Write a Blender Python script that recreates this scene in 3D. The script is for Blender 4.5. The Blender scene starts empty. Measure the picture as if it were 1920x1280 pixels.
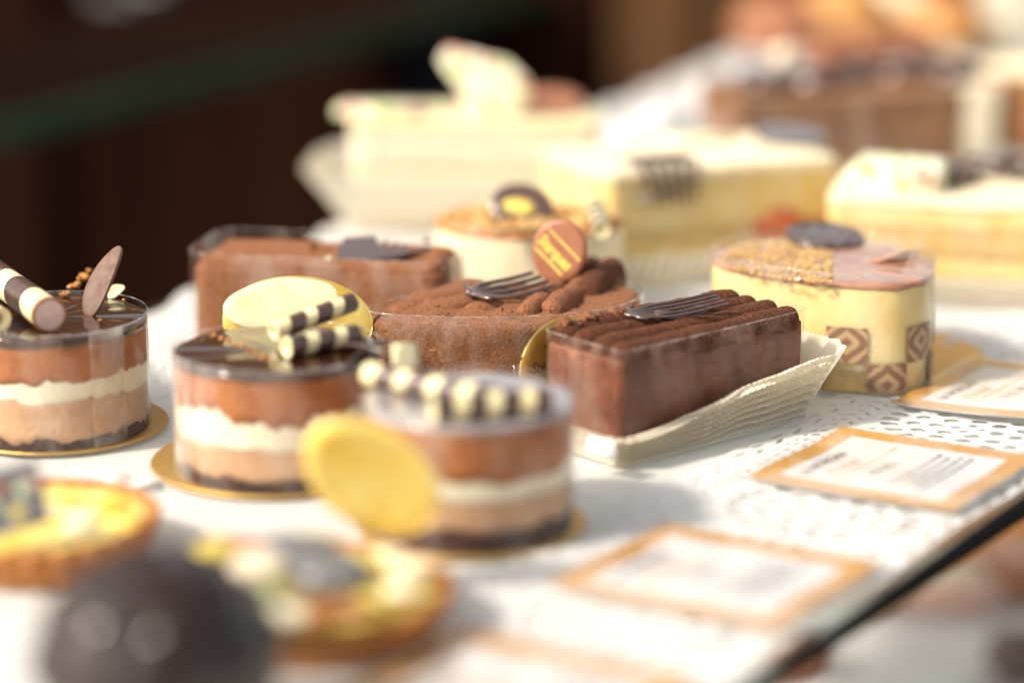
import bpy, bmesh, math, random
from mathutils import Vector, Matrix, Euler, noise
random.seed(4)
R = math.radians
S = 0.01                                   # everything below is written in centimetres
sc = bpy.context.scene
COL = sc.collection

# ------------------------------------------------------------------ camera
PITCH, FPX, CAMH = R(14.2), 4533.0, 27.0
cd = bpy.data.cameras.new('camera'); cam = bpy.data.objects.new('camera', cd); COL.objects.link(cam)
cam.location = (0, 0, CAMH * S); cam.rotation_euler = (R(90) - PITCH, 0, 0)
cd.sensor_width = 36; cd.lens = 85; cd.clip_start = 0.05; cd.clip_end = 100
cd.dof.use_dof = True; cd.dof.focus_distance = 0.965; cd.dof.aperture_fstop = 2.3; cd.dof.aperture_blades = 0
sc.camera = cam

# ------------------------------------------------------------------ sky and sun
SUN_EL, SUN_AZ = 40, 204                   # azimuth: angle of the sun seen from the cakes, from +X towards +Y
w = bpy.data.worlds.new('World'); sc.world = w; w.use_nodes = True
nt = w.node_tree
bg = nt.nodes['Background']; sky = nt.nodes.new('ShaderNodeTexSky'); sky.sky_type = 'NISHITA'; sky.sun_disc = False
sky.sun_elevation = R(SUN_EL); sky.sun_rotation = R(90 - SUN_AZ); sky.dust_density = 3.0; sky.air_density = 0.8
hs = nt.nodes.new('ShaderNodeHueSaturation'); hs.inputs['Saturation'].default_value = 0.35
nt.links.new(sky.outputs[0], hs.inputs['Color']); wt = nt.nodes.new('ShaderNodeMix'); wt.data_type = 'RGBA'; wt.blend_type = 'MULTIPLY'; wt.inputs[0].default_value = 1; wt.inputs[7].default_value = (1, .95, .88, 1)
nt.links.new(hs.outputs[0], wt.inputs[6]); nt.links.new(wt.outputs[2], bg.inputs[0]); bg.inputs[1].default_value = 0.15
sd = bpy.data.lights.new('sun', 'SUN'); sd.energy = 3.1; sd.angle = R(6); sd.color = (1, 0.90, 0.76)
sun = bpy.data.objects.new('sun', sd); COL.objects.link(sun)
d = Vector((math.cos(R(SUN_EL)) * math.cos(R(SUN_AZ)), math.cos(R(SUN_EL)) * math.sin(R(SUN_AZ)), math.sin(R(SUN_EL))))
sun.rotation_euler = (-d).to_track_quat('-Z', 'Y').to_euler()
sc.view_settings.view_transform = 'Standard'; sc.view_settings.look = 'None'
sc.view_settings.exposure = 0.70; sc.view_settings.gamma = 1.0
sc.cycles.max_bounces = 10; sc.cycles.transparent_max_bounces = 16; sc.cycles.caustics_reflective = False

# ------------------------------------------------------------------ helpers
def G(px, py, z=0.0):
    """point (cm) at height z seen at a pixel of the 1920 px wide photograph"""
    x = (px - 960) / FPX; y = (640 - py) / FPX
    dd = (x, math.cos(PITCH) + y * math.sin(PITCH), -math.sin(PITCH) + y * math.cos(PITCH))
    t = (z - CAMH) / dd[2]
    return Vector((dd[0] * t, dd[1] * t, z))

def fbm(v, sc_=1.0, oct=3):
    p = Vector(v) * sc_; a = 1; s = 0
    for _ in range(oct):
        s += a * noise.noise(p); p = p * 2.03 + Vector((3.1, 1.7, 5.3)); a *= .5
    return s

def mesh(name, vs, fs, mat, parent=None, smooth=True, uv=None):
    me = bpy.data.meshes.new(name)
    me.from_pydata([(v[0] * S, v[1] * S, v[2] * S) for v in vs], [], fs)
    if uv:
        l = me.uv_layers.new(name='UVMap')
        for lp in me.loops: l.data[lp.index].uv = uv[lp.vertex_index]
    if smooth: me.polygons.foreach_set('use_smooth', [True] * len(me.polygons))
    for m_ in (mat if isinstance(mat, list) else [mat]): me.materials.append(m_)
    me.update()
    o = bpy.data.objects.new(name, me); COL.objects.link(o); o.parent = parent
    return o

def thing(name, label, cat, loc=(0, 0, 0), rz=0, group=None):
    o = bpy.data.objects.new(name, None); COL.objects.link(o); o.empty_display_size = .02
    o.location = (loc[0] * S, loc[1] * S, loc[2] * S); o.rotation_euler = (0, 0, rz)
    o['label'] = label; o['category'] = cat
    if group: o['group'] = group
    return o

def tag(o, label, cat, group=None, kind=None):
    if label: o['label'] = label
    if cat: o['category'] = cat
    if group: o['group'] = group
    if kind: o['kind'] = kind
    return o

def local(root, p):
    q = Vector(p) - Vector(root.location) / S
    return Matrix.Rotation(-root.rotation_euler[2], 3, 'Z') @ q

def loft(rings, closed=True, cap0=True, cap1=True):
    n = len(rings[0]); vs = [Vector(p) for r in rings for p in r]; fs = []
    for k in range(len(rings) - 1):
        for i in range(n if closed else n - 1):
            j = (i + 1) % n
            fs.append((k * n + i, k * n + j, (k + 1) * n + j, (k + 1) * n + i))
    def cap(k, flip):
        c = sum((Vector(p) for p in rings[k]), Vector()) / n
        vs.append(c); ci = len(vs) - 1
        for i in range(n):
            j = (i + 1) % n
            fs.append((ci, k * n + j, k * n + i) if flip else (ci, k * n + i, k * n + j))
    if cap0: cap(0, True)
    if cap1: cap(len(rings) - 1, False)
    return vs, fs

def rrect(L, W, r, n=10, seg=8):
    """rounded rectangle outline, centred, counter-clockwise"""
    pts = []; hx, hy = L / 2 - r, W / 2 - r
    cs = [((hx, hy), 0), ((-hx, hy), 90), ((-hx, -hy), 180), ((hx, -hy), 270)]
    for k, ((cx, cy), a0) in enumerate(cs):
        for i in range(seg + 1):
            a = R(a0 + 90 * i / seg); pts.append((cx + r * math.cos(a), cy + r * math.sin(a)))
        nx, ny = cs[(k + 1) % 4][0]; a = R(a0 + 90)
        e = pts[-1]; f = (nx + r * math.cos(a), ny + r * math.sin(a))
        m = max(2, int(math.hypot(e[0] - f[0], e[1] - f[1]) / (0.28 if n > 9 else 0.8)))
        for i in range(1, m): pts.append((e[0] + (f[0] - e[0]) * i / m, e[1] + (f[1] - e[1]) * i / m))
    return pts

def circ(r, n=72, ex=1.0): return [(r * math.cos(2 * math.pi * i / n), r * ex * math.sin(2 * math.pi * i / n)) for i in range(n)]

def smooth_outline(pts, n=96):
    """closed Catmull-Rom through control points"""
    m = len(pts); out = []
    for k in range(n):
        t = k * m / n; i = int(t); u = t - i
        p0, p1, p2, p3 = (Vector(pts[(i + j - 1) % m]) for j in range(4))
        q = .5 * ((2 * p1) + (-p0 + p2) * u + (2 * p0 - 5 * p1 + 4 * p2 - p3) * u * u + (-p0 + 3 * p1 - 3 * p2 + p3) * u ** 3)
        out.append((q.x, q.y))
    return out

def offset(pts, dist):
    n = len(pts); out = []
    for i in range(n):
        a, b = Vector(pts[i - 1]), Vector(pts[(i + 1) % n]); t = (b - a).normalized()
        out.append((pts[i][0] + t.y * dist, pts[i][1] - t.x * dist))
    return out

def solid(outl, z0, z1, bev=.15, topfn=None, side=0.0, K=10, seed=0, zs=6, z0fn=None, z1fn=None):
    """solid with the given outline; bevelled top edge, top made of shrinking rings"""
    cx = sum(p[0] for p in outl) / len(outl); cy = sum(p[1] for p in outl) / len(outl)
    rings = []
    def ring(f, z, d=0.0, fn=None):
        o = offset(outl, -d) if d else outl
        r = []
        for i, (x, y) in enumerate(o):
            x2, y2 = cx + (x - cx) * f, cy + (y - cy) * f
            zz = z(i) if callable(z) else z
            r.append((x2, y2, zz + (fn(x2, y2) if fn else 0)))
        return r
    Z0 = z0fn or (lambda i: z0); Z1 = z1fn or (lambda i: z1)
    for k in range(zs + 1):
        t = k / zs
        r = ring(1, lambda i, t=t: Z0(i) + (Z1(i) - bev - Z0(i)) * t)
        if side:
            rr = []
            for i, p in enumerate(r):
                nrm = Vector((p[0] - cx, p[1] - cy, 0)).normalized()
                rr.append(Vector(p) + nrm * side * fbm((p[0] + seed, p[1], p[2]), 1.1, 4))
            r = rr
        rings.append(r)
    for a in (30, 60, 90):
        rings.append(ring(1, lambda i, a=a: Z1(i) - bev + bev * math.sin(R(a)), bev * (1 - math.cos(R(a))), topfn if a > 40 else None))
    for k in range(1, K):
        f = 1 - k / K
        o = offset(outl, -bev); r = []
        for i, (x, y) in enumerate(o):
            x2, y2 = cx + (x - cx) * f, cy + (y - cy) * f
            zb = Z1(i) * f + (sum(Z1(j) for j in range(0, len(outl), 8)) / len(range(0, len(outl), 8))) * (1 - f)
            r.append((x2, y2, zb + (topfn(x2, y2) if topfn else 0)))
        rings.append(r)
    return loft(rings)

def shell(outl, z0, z1, n=6, off=0.0, flare=0.0):
    rings = []
    for k in range(n + 1):
        t = k / n; o = offset(outl, off + flare * t)
        rings.append([(x, y, z0 + ((z1(i) if callable(z1) else z1) - z0) * t) for i, (x, y) in enumerate(o)])
    return loft(rings, cap0=False, cap1=False)

def frame_of(a, b):
    zax = (b - a).normalized(); up = Vector((0, 0, 1)) if abs(zax.z) < .9 else Vector((1, 0, 0))
    x = up.cross(zax).normalized(); y = zax.cross(x)
    return x, y, zax

def tube(pts, rad, n=10, flat=1.0):
    rings = []
    for k, p in enumerate(pts):
        a = pts[max(0, k - 1)]; b = pts[min(len(pts) - 1, k + 1)]
        x, y, _ = frame_of(Vector(a), Vector(b)); r = rad[k] if isinstance(rad, (list, tuple)) else rad
        rings.append([Vector(p) + x * r * math.cos(2 * math.pi * i / n) + y * r * flat * math.sin(2 * math.pi * i / n) for i in range(n)])
    return loft(rings)

def join(parts):
    vs, fs = [], []
    for v, f in parts:
        o = len(vs); vs += [Vector(p) for p in v]; fs += [tuple(i + o for i in q) for q in f]
    return vs, fs

def plate(outl, th, M, bend=None, K=5, bev=.03):
    """flat plate with thickness placed by matrix M (outline in its local xy)"""
    cx = sum(p[0] for p in outl) / len(outl); cy = sum(p[1] for p in outl) / len(outl)
    rings = []
    seq = [(1 - k / K, -th / 2) for k in range(K - 1, -1, -1)]
    seq = [(f * .985, z) for f, z in seq] + [(1, -th / 2 + bev), (1, th / 2 - bev)] + [((1 - k / K) * .985, th / 2) for k in range(K)]
    for f, z in seq:
        r = []
        for (x, y) in outl:
            x2, y2 = cx + (x - cx) * f, cy + (y - cy) * f
            zz = z + (bend(x2, y2) if bend else 0)
            r.append(M @ Vector((x2, y2, zz)))
        rings.append(r)
    return loft(rings)

def blob(c, r, seed=0, amp=.15, sx=1, sy=1, sz=1, sub=3, fr=1.0):
    bm = bmesh.new(); bmesh.ops.create_icosphere(bm, subdivisions=sub, radius=1)
    vs = []
    for v in bm.verts:
        p = v.co.copy(); k = 1 + amp * fbm(p + Vector((seed, seed * 1.3, 0)), fr * 1.5)
        vs.append(Vector(c) + Vector((p.x * sx, p.y * sy, p.z * sz)) * r * k)
    fs = [tuple(v.index for v in f.verts) for f in bm.faces]; bm.free()
    return vs, fs

# ------------------------------------------------------------------ materials
def base(name):
    m = bpy.data.materials.new(name); m.use_nodes = True; t = m.node_tree
    return m, t, t.nodes['Principled BSDF'], t.nodes['Material Output']

def coord(t, scale=(1, 1, 1), out='Object'):
    tc = t.nodes.new('ShaderNodeTexCoord'); mp = t.nodes.new('ShaderNodeMapping'); mp.inputs['Scale'].default_value = scale
    t.links.new(tc.outputs[out], mp.inputs[0]); return mp.outputs[0]

def tnoise(t, vec, s, det=4, rough=.55):
    n = t.nodes.new('ShaderNodeTexNoise'); n.inputs['Scale'].default_value = s; n.inputs['Detail'].default_value = det
    n.inputs['Roughness'].default_value = rough; t.links.new(vec, n.inputs['Vector']); return n.outputs['Fac']

def ramp(t, fac, stops):
    r = t.nodes.new('ShaderNodeValToRGB'); e = r.color_ramp.elements
    while len(e) < len(stops): e.new(0.5)
    for k, (p, c) in enumerate(stops):
        e[k].position = p; e[k].color = (*c, 1) if len(c) == 3 else c
    t.links.new(fac, r.inputs[0]); return r.outputs[0]

def food(name, c1, c2, s=150, rough=.6, sss=.25, bump=.25, bs=900, coat=0.0, rad=(.004, .002, .001), spec=.4, extra=None, stretch=(1, 1, 1), bd=.0012, stops=(.35, .65)):
    m, t, b, o = base(name); v = coord(t, stretch)
    f = tnoise(t, v, s, 5)
    stops = [(stops[0], c1), (stops[1], c2)]
    if extra: stops.append((.78, extra))
    t.links.new(ramp(t, f, stops), b.inputs['Base Color'])
    b.inputs['Roughness'].default_value = rough; b.inputs['Subsurface Weight'].default_value = sss
    b.inputs['Subsurface Radius'].default_value = rad; b.inputs['Subsurface Scale'].default_value = 1.0
    b.inputs['Specular IOR Level'].default_value = spec; b.inputs['Coat Weight'].default_value = coat; b.inputs['Coat Roughness'].default_value = .08
    f2 = tnoise(t, v, bs, 6, .65); bp = t.nodes.new('ShaderNodeBump'); bp.inputs['Strength'].default_value = bump
    bp.inputs['Distance'].default_value = bd; t.links.new(f2, bp.inputs['Height']); t.links.new(bp.outputs[0], b.inputs['Normal'])
    return m

def schlick(t, ior):
    # reflectance of a thin clear sheet, the same from either side
    g = t.nodes.new('ShaderNodeNewGeometry'); dt = t.nodes.new('ShaderNodeVectorMath'); dt.operation = 'DOT_PRODUCT'
    t.links.new(g.outputs['Normal'], dt.inputs[0]); t.links.new(g.outputs['Incoming'], dt.inputs[1])
    def mth(op, a, b=None):
        n = t.nodes.new('ShaderNodeMath'); n.operation = op
        for k, v in enumerate((a, b)):
            if v is None: continue
            if isinstance(v, (int, float)): n.inputs[k].default_value = v
            else: t.links.new(v, n.inputs[k])
        return n.outputs[0]
    f0 = ((ior - 1) / (ior + 1)) ** 2
    c = mth('SUBTRACT', 1.0, mth('ABSOLUTE', dt.outputs['Value']))
    return mth('ADD', mth('MULTIPLY', mth('POWER', c, 5.0), 1 - f0), f0)

def film(name, haze=.12, tint=(1, 1, 1), rough=.09, hs_=60, hazecol=(.9, .85, .8), ior=1.38, edge=(.42, .72)):
    m, t, b, o = base(name); t.nodes.remove(b)
    tr = t.nodes.new('ShaderNodeBsdfTransparent'); tr.inputs[0].default_value = (*tint, 1)
    gl = t.nodes.new('ShaderNodeBsdfGlossy'); gl.inputs['Roughness'].default_value = rough
    fr = schlick(t, ior)
    v = coord(t)
    bp = t.nodes.new('ShaderNodeBump'); bp.inputs['Strength'].default_value = .35; bp.inputs['Distance'].default_value = .001
    t.links.new(tnoise(t, v, 90, 2), bp.inputs['Height']); t.links.new(bp.outputs[0], gl.inputs['Normal'])
    mx = t.nodes.new('ShaderNodeMixShader'); t.links.new(fr, mx.inputs[0]); t.links.new(tr.outputs[0], mx.inputs[1]); t.links.new(gl.outputs[0], mx.inputs[2])
    df = t.nodes.new('ShaderNodeBsdfDiffuse'); df.inputs[0].default_value = (*hazecol, 1)
    tl = t.nodes.new('ShaderNodeBsdfTranslucent'); tl.inputs[0].default_value = (*hazecol, 1)
    ad = t.nodes.new('ShaderNodeMixShader'); t.links.new(df.outputs[0], ad.inputs[1]); t.links.new(tl.outputs[0], ad.inputs[2])
    hz = ramp(t, tnoise(t, coord(t, (1, 1, .5)), hs_, 5, .6), [(edge[0], (0, 0, 0)), (edge[1], (haze, haze, haze))])
    m2 = t.nodes.new('ShaderNodeMixShader'); t.links.new(hz, m2.inputs[0]); t.links.new(mx.outputs[0], m2.inputs[1]); t.links.new(ad.outputs[0], m2.inputs[2])
    t.links.new(m2.outputs[0], o.inputs[0]); return m

def metal(name, c1, c2, rough=.3, stretch=(1, 6, 1), s=700, bump=.15):
    m, t, b, o = base(name); v = coord(t, stretch); f = tnoise(t, v, s, 4)
    t.links.new(ramp(t, f, [(.3, c1), (.7, c2)]), b.inputs['Base Color']); b.inputs['Metallic'].default_value = .72; b.inputs['Roughness'].default_value = rough
    bp = t.nodes.new('ShaderNodeBump'); bp.inputs['Strength'].default_value = bump; bp.inputs['Distance'].default_value = .0004
    t.links.new(f, bp.inputs['Height']); t.links.new(bp.outputs[0], b.inputs['Normal']); return m

def paper(name, col, trans=.35, rough=.6, s=300, c2=None):
    m, t, b, o = base(name); v = coord(t); f = tnoise(t, v, s, 5)
    c2 = c2 or tuple(x * .93 for x in col)
    cr = ramp(t, f, [(.3, c2), (.7, col)]); t.links.new(cr, b.inputs['Base Color']); b.inputs['Roughness'].default_value = rough
    tl = t.nodes.new('ShaderNodeBsdfTranslucent'); t.links.new(cr, tl.inputs[0])
    mx = t.nodes.new('ShaderNodeMixShader'); mx.inputs[0].default_value = trans
    t.links.new(b.outputs[0], mx.inputs[1]); t.links.new(tl.outputs[0], mx.inputs[2]); t.links.new(mx.outputs[0], o.inputs[0])
    bp = t.nodes.new('ShaderNodeBump'); bp.inputs['Strength'].default_value = .12; bp.inputs['Distance'].default_value = .0008
    t.links.new(f, bp.inputs['Height']); t.links.new(bp.outputs[0], b.inputs['Normal']); return m

M = {}
M['cocoa'] = food('cocoa_sponge', (.26, .092, .036), (.44, .185, .082), 650, .9, .05, 1.0, 900, extra=(.58, .30, .15), bd=.003, stops=(.30, .62))
M['cocoa_dark'] = food('dark_cocoa_finger', (.085, .022, .008), (.20, .066, .025), 600, .9, .05, 1.0, 900, extra=(.34, .15, .07), bd=.003, stops=(.30, .62))
M['choc_cream'] = food('chocolate_cream_side', (.11, .030, .013), (.20, .062, .027), 70, .5, .15, .35, 500, extra=(.46, .18, .07))
M['caramel'] = food('caramel_mousse', (.34, .105, .023), (.46, .158, .038), 75, .5, .2, .6, 600, extra=(.52, .26, .13), bd=.002)
M['milk'] = food('milk_chocolate_mousse', (.50, .29, .155), (.62, .385, .22), 75, .5, .25, .6, 600, extra=(.70, .50, .33), bd=.002)
M['cream'] = food('white_mousse', (.80, .70, .50), (.86, .79, .62), 70, .5, .3, .5, 600, bd=.002)
M['base'] = food('dark_sponge_base', (.025, .010, .006), (.09, .035, .02), 300, .8, 0, .9, 900)
M['glaze_glare'] = food('glare_glaze', (.26, .23, .23), (.34, .31, .32), 60, .30, 0, .1, 120, coat=1, spec=1.0)  # base colour lightened to stand in for sky glare on the top
M['glaze'] = food('dark_glaze', (.030, .010, .004), (.055, .020, .008), 40, .13, .05, .05, 120, coat=.6, spec=.6)
M['choc'] = food('dark_chocolate', (.050, .022, .015), (.090, .042, .028), 200, .32, .05, .2, 500, spec=.9, coat=.5)
M['milkchoc'] = food('milk_chocolate', (.30, .115, .055), (.36, .15, .078), 120, .42, .1, .15, 500)
M['white'] = food('white_chocolate', (.80, .70, .38), (.86, .77, .48), 120, .35, .35, .1, 400)
M['caramel_glaze'] = food('caramel_glaze', (.34, .15, .075), (.50, .27, .17), 90, .22, .2, .3, 200, coat=.8)
M['nut'] = food('golden_nut_crumb', (.60, .34, .10), (.82, .58, .26), 300, .7, .2, .8, 900)
M['ball'] = food('ball_chocolate', (.010, .003, .0015), (.022, .008, .004), 60, .42, 0, .22, 110, spec=.3, coat=.7)
M['nougat'] = food('nougat_filling', (.64, .44, .38), (.76, .58, .52), 120, .6, .2, .6, 350)
M['choc_matte'] = food('matte_chocolate', (.13, .075, .055), (.20, .12, .09), 200, .5, .15, .4, 500)
M['choc_shiny'] = food('tempered_chocolate', (.055, .030, .022), (.09, .05, .04), 200, .22, 0, .1, 400, spec=1, coat=1)
M['apricot'] = food('apricot_glaze', (.72, .26, .05), (.85, .42, .12), 40, .3, .2, .2, 300)
M['pink'] = food('nougat_end', (.58, .34, .25), (.72, .50, .42), 120, .35, .3, .5, 350, extra=(.66, .36, .16))
M['crumb'] = food('toasted_crumb', (.45, .16, .04), (.72, .36, .10), 300, .8, .1, .8, 900)
M['gold'] = metal('gold_foil', (.78, .50, .14), (.95, .70, .28), .34)
M['gold_board'] = metal('gold_board', (.58, .34, .09), (.76, .50, .18), .36, (1, 9, 1), 380, .5)
M['gold_tag'] = metal('gold_tag', (.84, .54, .08), (.94, .74, .24), .34, (1, 1, 1), 70, 1.0)
M['film'] = film('acetate', .34, edge=(.46, .72))
M['film_seam'] = film('overlapping_acetate', .5, edge=(.40, .68), ior=1.6)
M['film_box'] = film('acetate_frosted', .33, hazecol=(.72, .54, .44), hs_=48, edge=(.47, .66))
M['film_edge'] = film('acetate_edge', .75, hs_=200, hazecol=(.85, .80, .74), ior=2.2)
M['liner'] = paper('white_liner', (.84, .83, .81), .32)
M['lace'] = paper('lace_paper', (.87, .87, .86), .28)
M['case'] = paper('ivory_case', (.90, .85, .72), .35, .5, 500)
M['case_green'] = paper('olive_gold_case', (.62, .55, .27), .35, .4, 500)
M['case_white'] = paper('white_case', (.86, .82, .70), .4, .5)
M['lemon'] = food('lemon_curd', (.80, .60, .06), (.92, .78, .22), 60, .2, .35, .2, 300, coat=.5, extra=(.95, .88, .55))
M['crust'] = food('tart_crust', (.36, .12, .025), (.62, .28, .08), 180, .7, .15, .6, 900)
M['yellow'] = food('vanilla_cream', (.71, .53, .19), (.79, .65, .32), 45, .5, .4, .2, 400)
M['pale'] = food('pale_cream', (.82, .71, .46), (.88, .79, .58), 40, .5, .4, .2, 400)
M['sponge'] = food('golden_sponge', (.58, .36, .12), (.74, .52, .22), 160, .8, .2, .7, 700)
M['brown_slice'] = food('caramel_slice', (.17, .070, .025), (.32, .15, .055), 70, .6, .2, .4, 400)
M['berry'] = food('strawberry_filling', (.42, .07, .04), (.60, .20, .10), 120, .4, .4, .2, 400)
M['slate'] = food('dark_berry', (.10, .10, .11), (.22, .22, .22), 90, .35, .1, .1, 300, spec=.7)
M['green'] = food('pale_green_grape', (.62, .68, .35), (.74, .78, .48), 90, .25, .5, .1, 300)
M['bun'] = food('golden_bun', (.38, .15, .035), (.58, .31, .10), 25, .45, .2, .3, 200, extra=(.66, .44, .22))
M['black'] = food('black_edge', (.004, .005, .005), (.007, .008, .008), 100, .7, 0, .02, 100, spec=.05)
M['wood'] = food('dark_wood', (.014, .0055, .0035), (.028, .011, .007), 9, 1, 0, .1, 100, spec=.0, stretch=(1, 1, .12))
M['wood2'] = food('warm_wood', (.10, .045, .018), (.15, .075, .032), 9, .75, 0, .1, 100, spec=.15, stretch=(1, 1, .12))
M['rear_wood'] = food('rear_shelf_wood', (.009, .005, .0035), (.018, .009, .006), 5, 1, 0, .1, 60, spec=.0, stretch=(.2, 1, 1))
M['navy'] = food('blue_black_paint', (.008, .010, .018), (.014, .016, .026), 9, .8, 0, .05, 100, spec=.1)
M['green_edge'] = food('green_glass_edge', (.010, .040, .022), (.018, .060, .034), 9, .35, 0, .0, 100, spec=.2)
M['ink'] = food('black_ink', (.05, .04, .05), (.06, .05, .06), 90, .6, 0, 0, 100)
M['orange_ink'] = food('orange_ink', (.75, .38, .12), (.8, .42, .16), 90, .6, 0, 0, 100)
M['tag_ink'] = food('brown_ink', (.16, .07, .02), (.18, .08, .02), 90, .6, 0, 0, 100)
M['gold_ink'] = food('gold_ink', (.70, .52, .08), (.82, .66, .16), 300, .5, 0, .2, 900)
M['card'] = paper('card_white', (.82, .81, .81), .15, .5)
M['card_gold'] = food('card_gold_print', (.50, .23, .030), (.64, .34, .06), 900, .45, 0, .2, 900, stretch=(1, 4, 1))

def glass_mat(name, tint, op):
    m, t, b, o = base(name); t.nodes.remove(b)
    tr = t.nodes.new('ShaderNodeBsdfTransparent'); tr.inputs[0].default_value = (*tint, 1)
    gl = t.nodes.new('ShaderNodeBsdfGlossy'); gl.inputs['Roughness'].default_value = .03
    fr = schlick(t, op)
    mx = t.nodes.new('ShaderNodeMixShader'); t.links.new(fr, mx.inputs[0]); t.links.new(tr.outputs[0], mx.inputs[1]); t.links.new(gl.outputs[0], mx.inputs[2])
    t.links.new(mx.outputs[0], o.inputs[0]); return m
M['glass'] = glass_mat('shelf_glass', (.86, .90, .88), 1.45)
M['glare_sleeve'] = film('clear_sleeve', .34, rough=.16, ior=1.75, hs_=13, hazecol=(.95, .93, .90), edge=(.50, .58))  # white haze patches stand in for sky glare on the plastic

def flecked(name):
    m, t, b, o = base(name); v = coord(t); f = tnoise(t, v, 110, 2)
    t.links.new(ramp(t, f, [(.38, (.50, .05, .04)), (.43, (.86, .80, .60)), (.56, (.88, .84, .66)), (.61, (.35, .50, .06))]), b.inputs['Base Color'])
    b.inputs['Roughness'].default_value = .35; b.inputs['Subsurface Weight'].default_value = .25; b.inputs['Subsurface Radius'].default_value = (.004, .003, .002); return m
M['flecked'] = flecked('flecked_white_chocolate')

# ------------------------------------------------------------------ setting: room, shelves
E1 = Vector((6.86, 66.04, 0)); ED = (Vector((18.61, 83.79, 0)) - E1).normalized(); EN = Vector((-ED.y, ED.x, 0))
def along(s, n, z=0): return E1 + ED * s + EN * n + Vector((0, 0, z))

def quadbox(ps, z0, z1):
    vs = [(p[0], p[1], z) for z in (z0, z1) for p in ps]; n = len(ps)
    fs = [tuple(reversed(range(n))), tuple(range(n, 2 * n))] + [(i, (i + 1) % n, n + (i + 1) % n, n + i) for i in range(n)]
    return vs, fs

fl = mesh('floor', *quadbox([(-700, -100), (900, -100), (900, 900), (-700, 900)], -96, -90), M['wood'], smooth=False); fl['kind'] = 'structure'

# back cabinet across the room
cab = thing('wooden_cabinet', 'dark brown wooden counter cabinet blurred behind the cakes', 'cabinet', (0, 310, -90))
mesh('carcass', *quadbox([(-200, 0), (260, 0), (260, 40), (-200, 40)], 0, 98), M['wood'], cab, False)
mesh('unseen_hutch', *quadbox([(-200, 2), (-14, 2), (-14, 34), (-200, 34)], 98.1, 172), M['wood2'], cab, False)  # added out of view, sized so the left glazes reflect brown wood
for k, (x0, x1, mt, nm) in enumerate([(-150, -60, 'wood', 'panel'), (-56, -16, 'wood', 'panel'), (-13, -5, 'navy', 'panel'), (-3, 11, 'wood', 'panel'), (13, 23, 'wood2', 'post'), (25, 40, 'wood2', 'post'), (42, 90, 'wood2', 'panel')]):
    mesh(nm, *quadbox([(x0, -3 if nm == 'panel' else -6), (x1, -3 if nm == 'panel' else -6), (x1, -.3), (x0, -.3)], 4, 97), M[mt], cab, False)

# the glass shelf the cakes stand on
shelf = thing('glass_shelf', 'glass display shelf with a black front edge carrying all the cakes', 'shelf', (0, 0, 0))
gs = [along(-40, .0), along(180, .0), along(180, 47), along(-40, 47)]
mesh('glass_pane', *quadbox([(p.x, p.y) for p in gs], -.60, -.12), M['glass'], shelf, False)
bs_ = [along(-40, -.34), along(180, -.34), along(180, -.02), along(-40, -.02)]
mesh('edge_strip', *quadbox([(p.x, p.y) for p in bs_], -.62, .06), M['black'], shelf, False)

# white liner paper: from under the doilies to the far edge, far edge curling up a little
def sheet(fn, nu, nv): 
    vs = [fn(i / nu, j / nv) for j in range(nv + 1) for i in range(nu + 1)]
    fs = [(j * (nu + 1) + i, j * (nu + 1) + i + 1, (j + 1) * (nu + 1) + i + 1, (j + 1) * (nu + 1) + i) for j in range(nv) for i in range(nu)]
    return vs, fs
BK1, BK2 = Vector((-27, 88, 0)), Vector((12, 190, 0))
def liner_fn(u, v):
    s = -35 + 175 * u; a = along(s, 2.0 + .3 * math.sin(s * .9)); b = along(s, 45)
    # far edge follows the cloth edge seen behind the cakes
    t = max(0, min(1, u)); q = BK1.lerp(BK2, (s + 5) / 120)
    q = q + EN * (.5 * math.sin(s * .7))
    p = a.lerp(q, v)
    z = -.06 + .025 * fbm((p.x, p.y, 0), .15, 2) * v
    return Vector((p.x, p.y, z))
o = mesh('liner_paper', *sheet(liner_fn, 160, 40), M['liner']); tag(o, 'white liner paper spread on the shelf under the cakes', 'paper')

# raised doily corner at the back between the white slice and the brown slice
def back_fn(u, v):
    x = 6 + 20 * u; y = 150 + 26 * u - 3 * v + 6 * v * v; z = .1 + 4.6 * v * (.35 + .75 * math.sin(min(1, u * 1.4) * 1.9)) + .25 * math.sin(u * 40) * v
    return Vector((x, y, z))
o = mesh('doily_edge', *sheet(back_fn, 90, 10), M['lace']); tag(o, 'upturned white doily edge behind the yellow slice, beside the caramel slice', 'doily')

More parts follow.
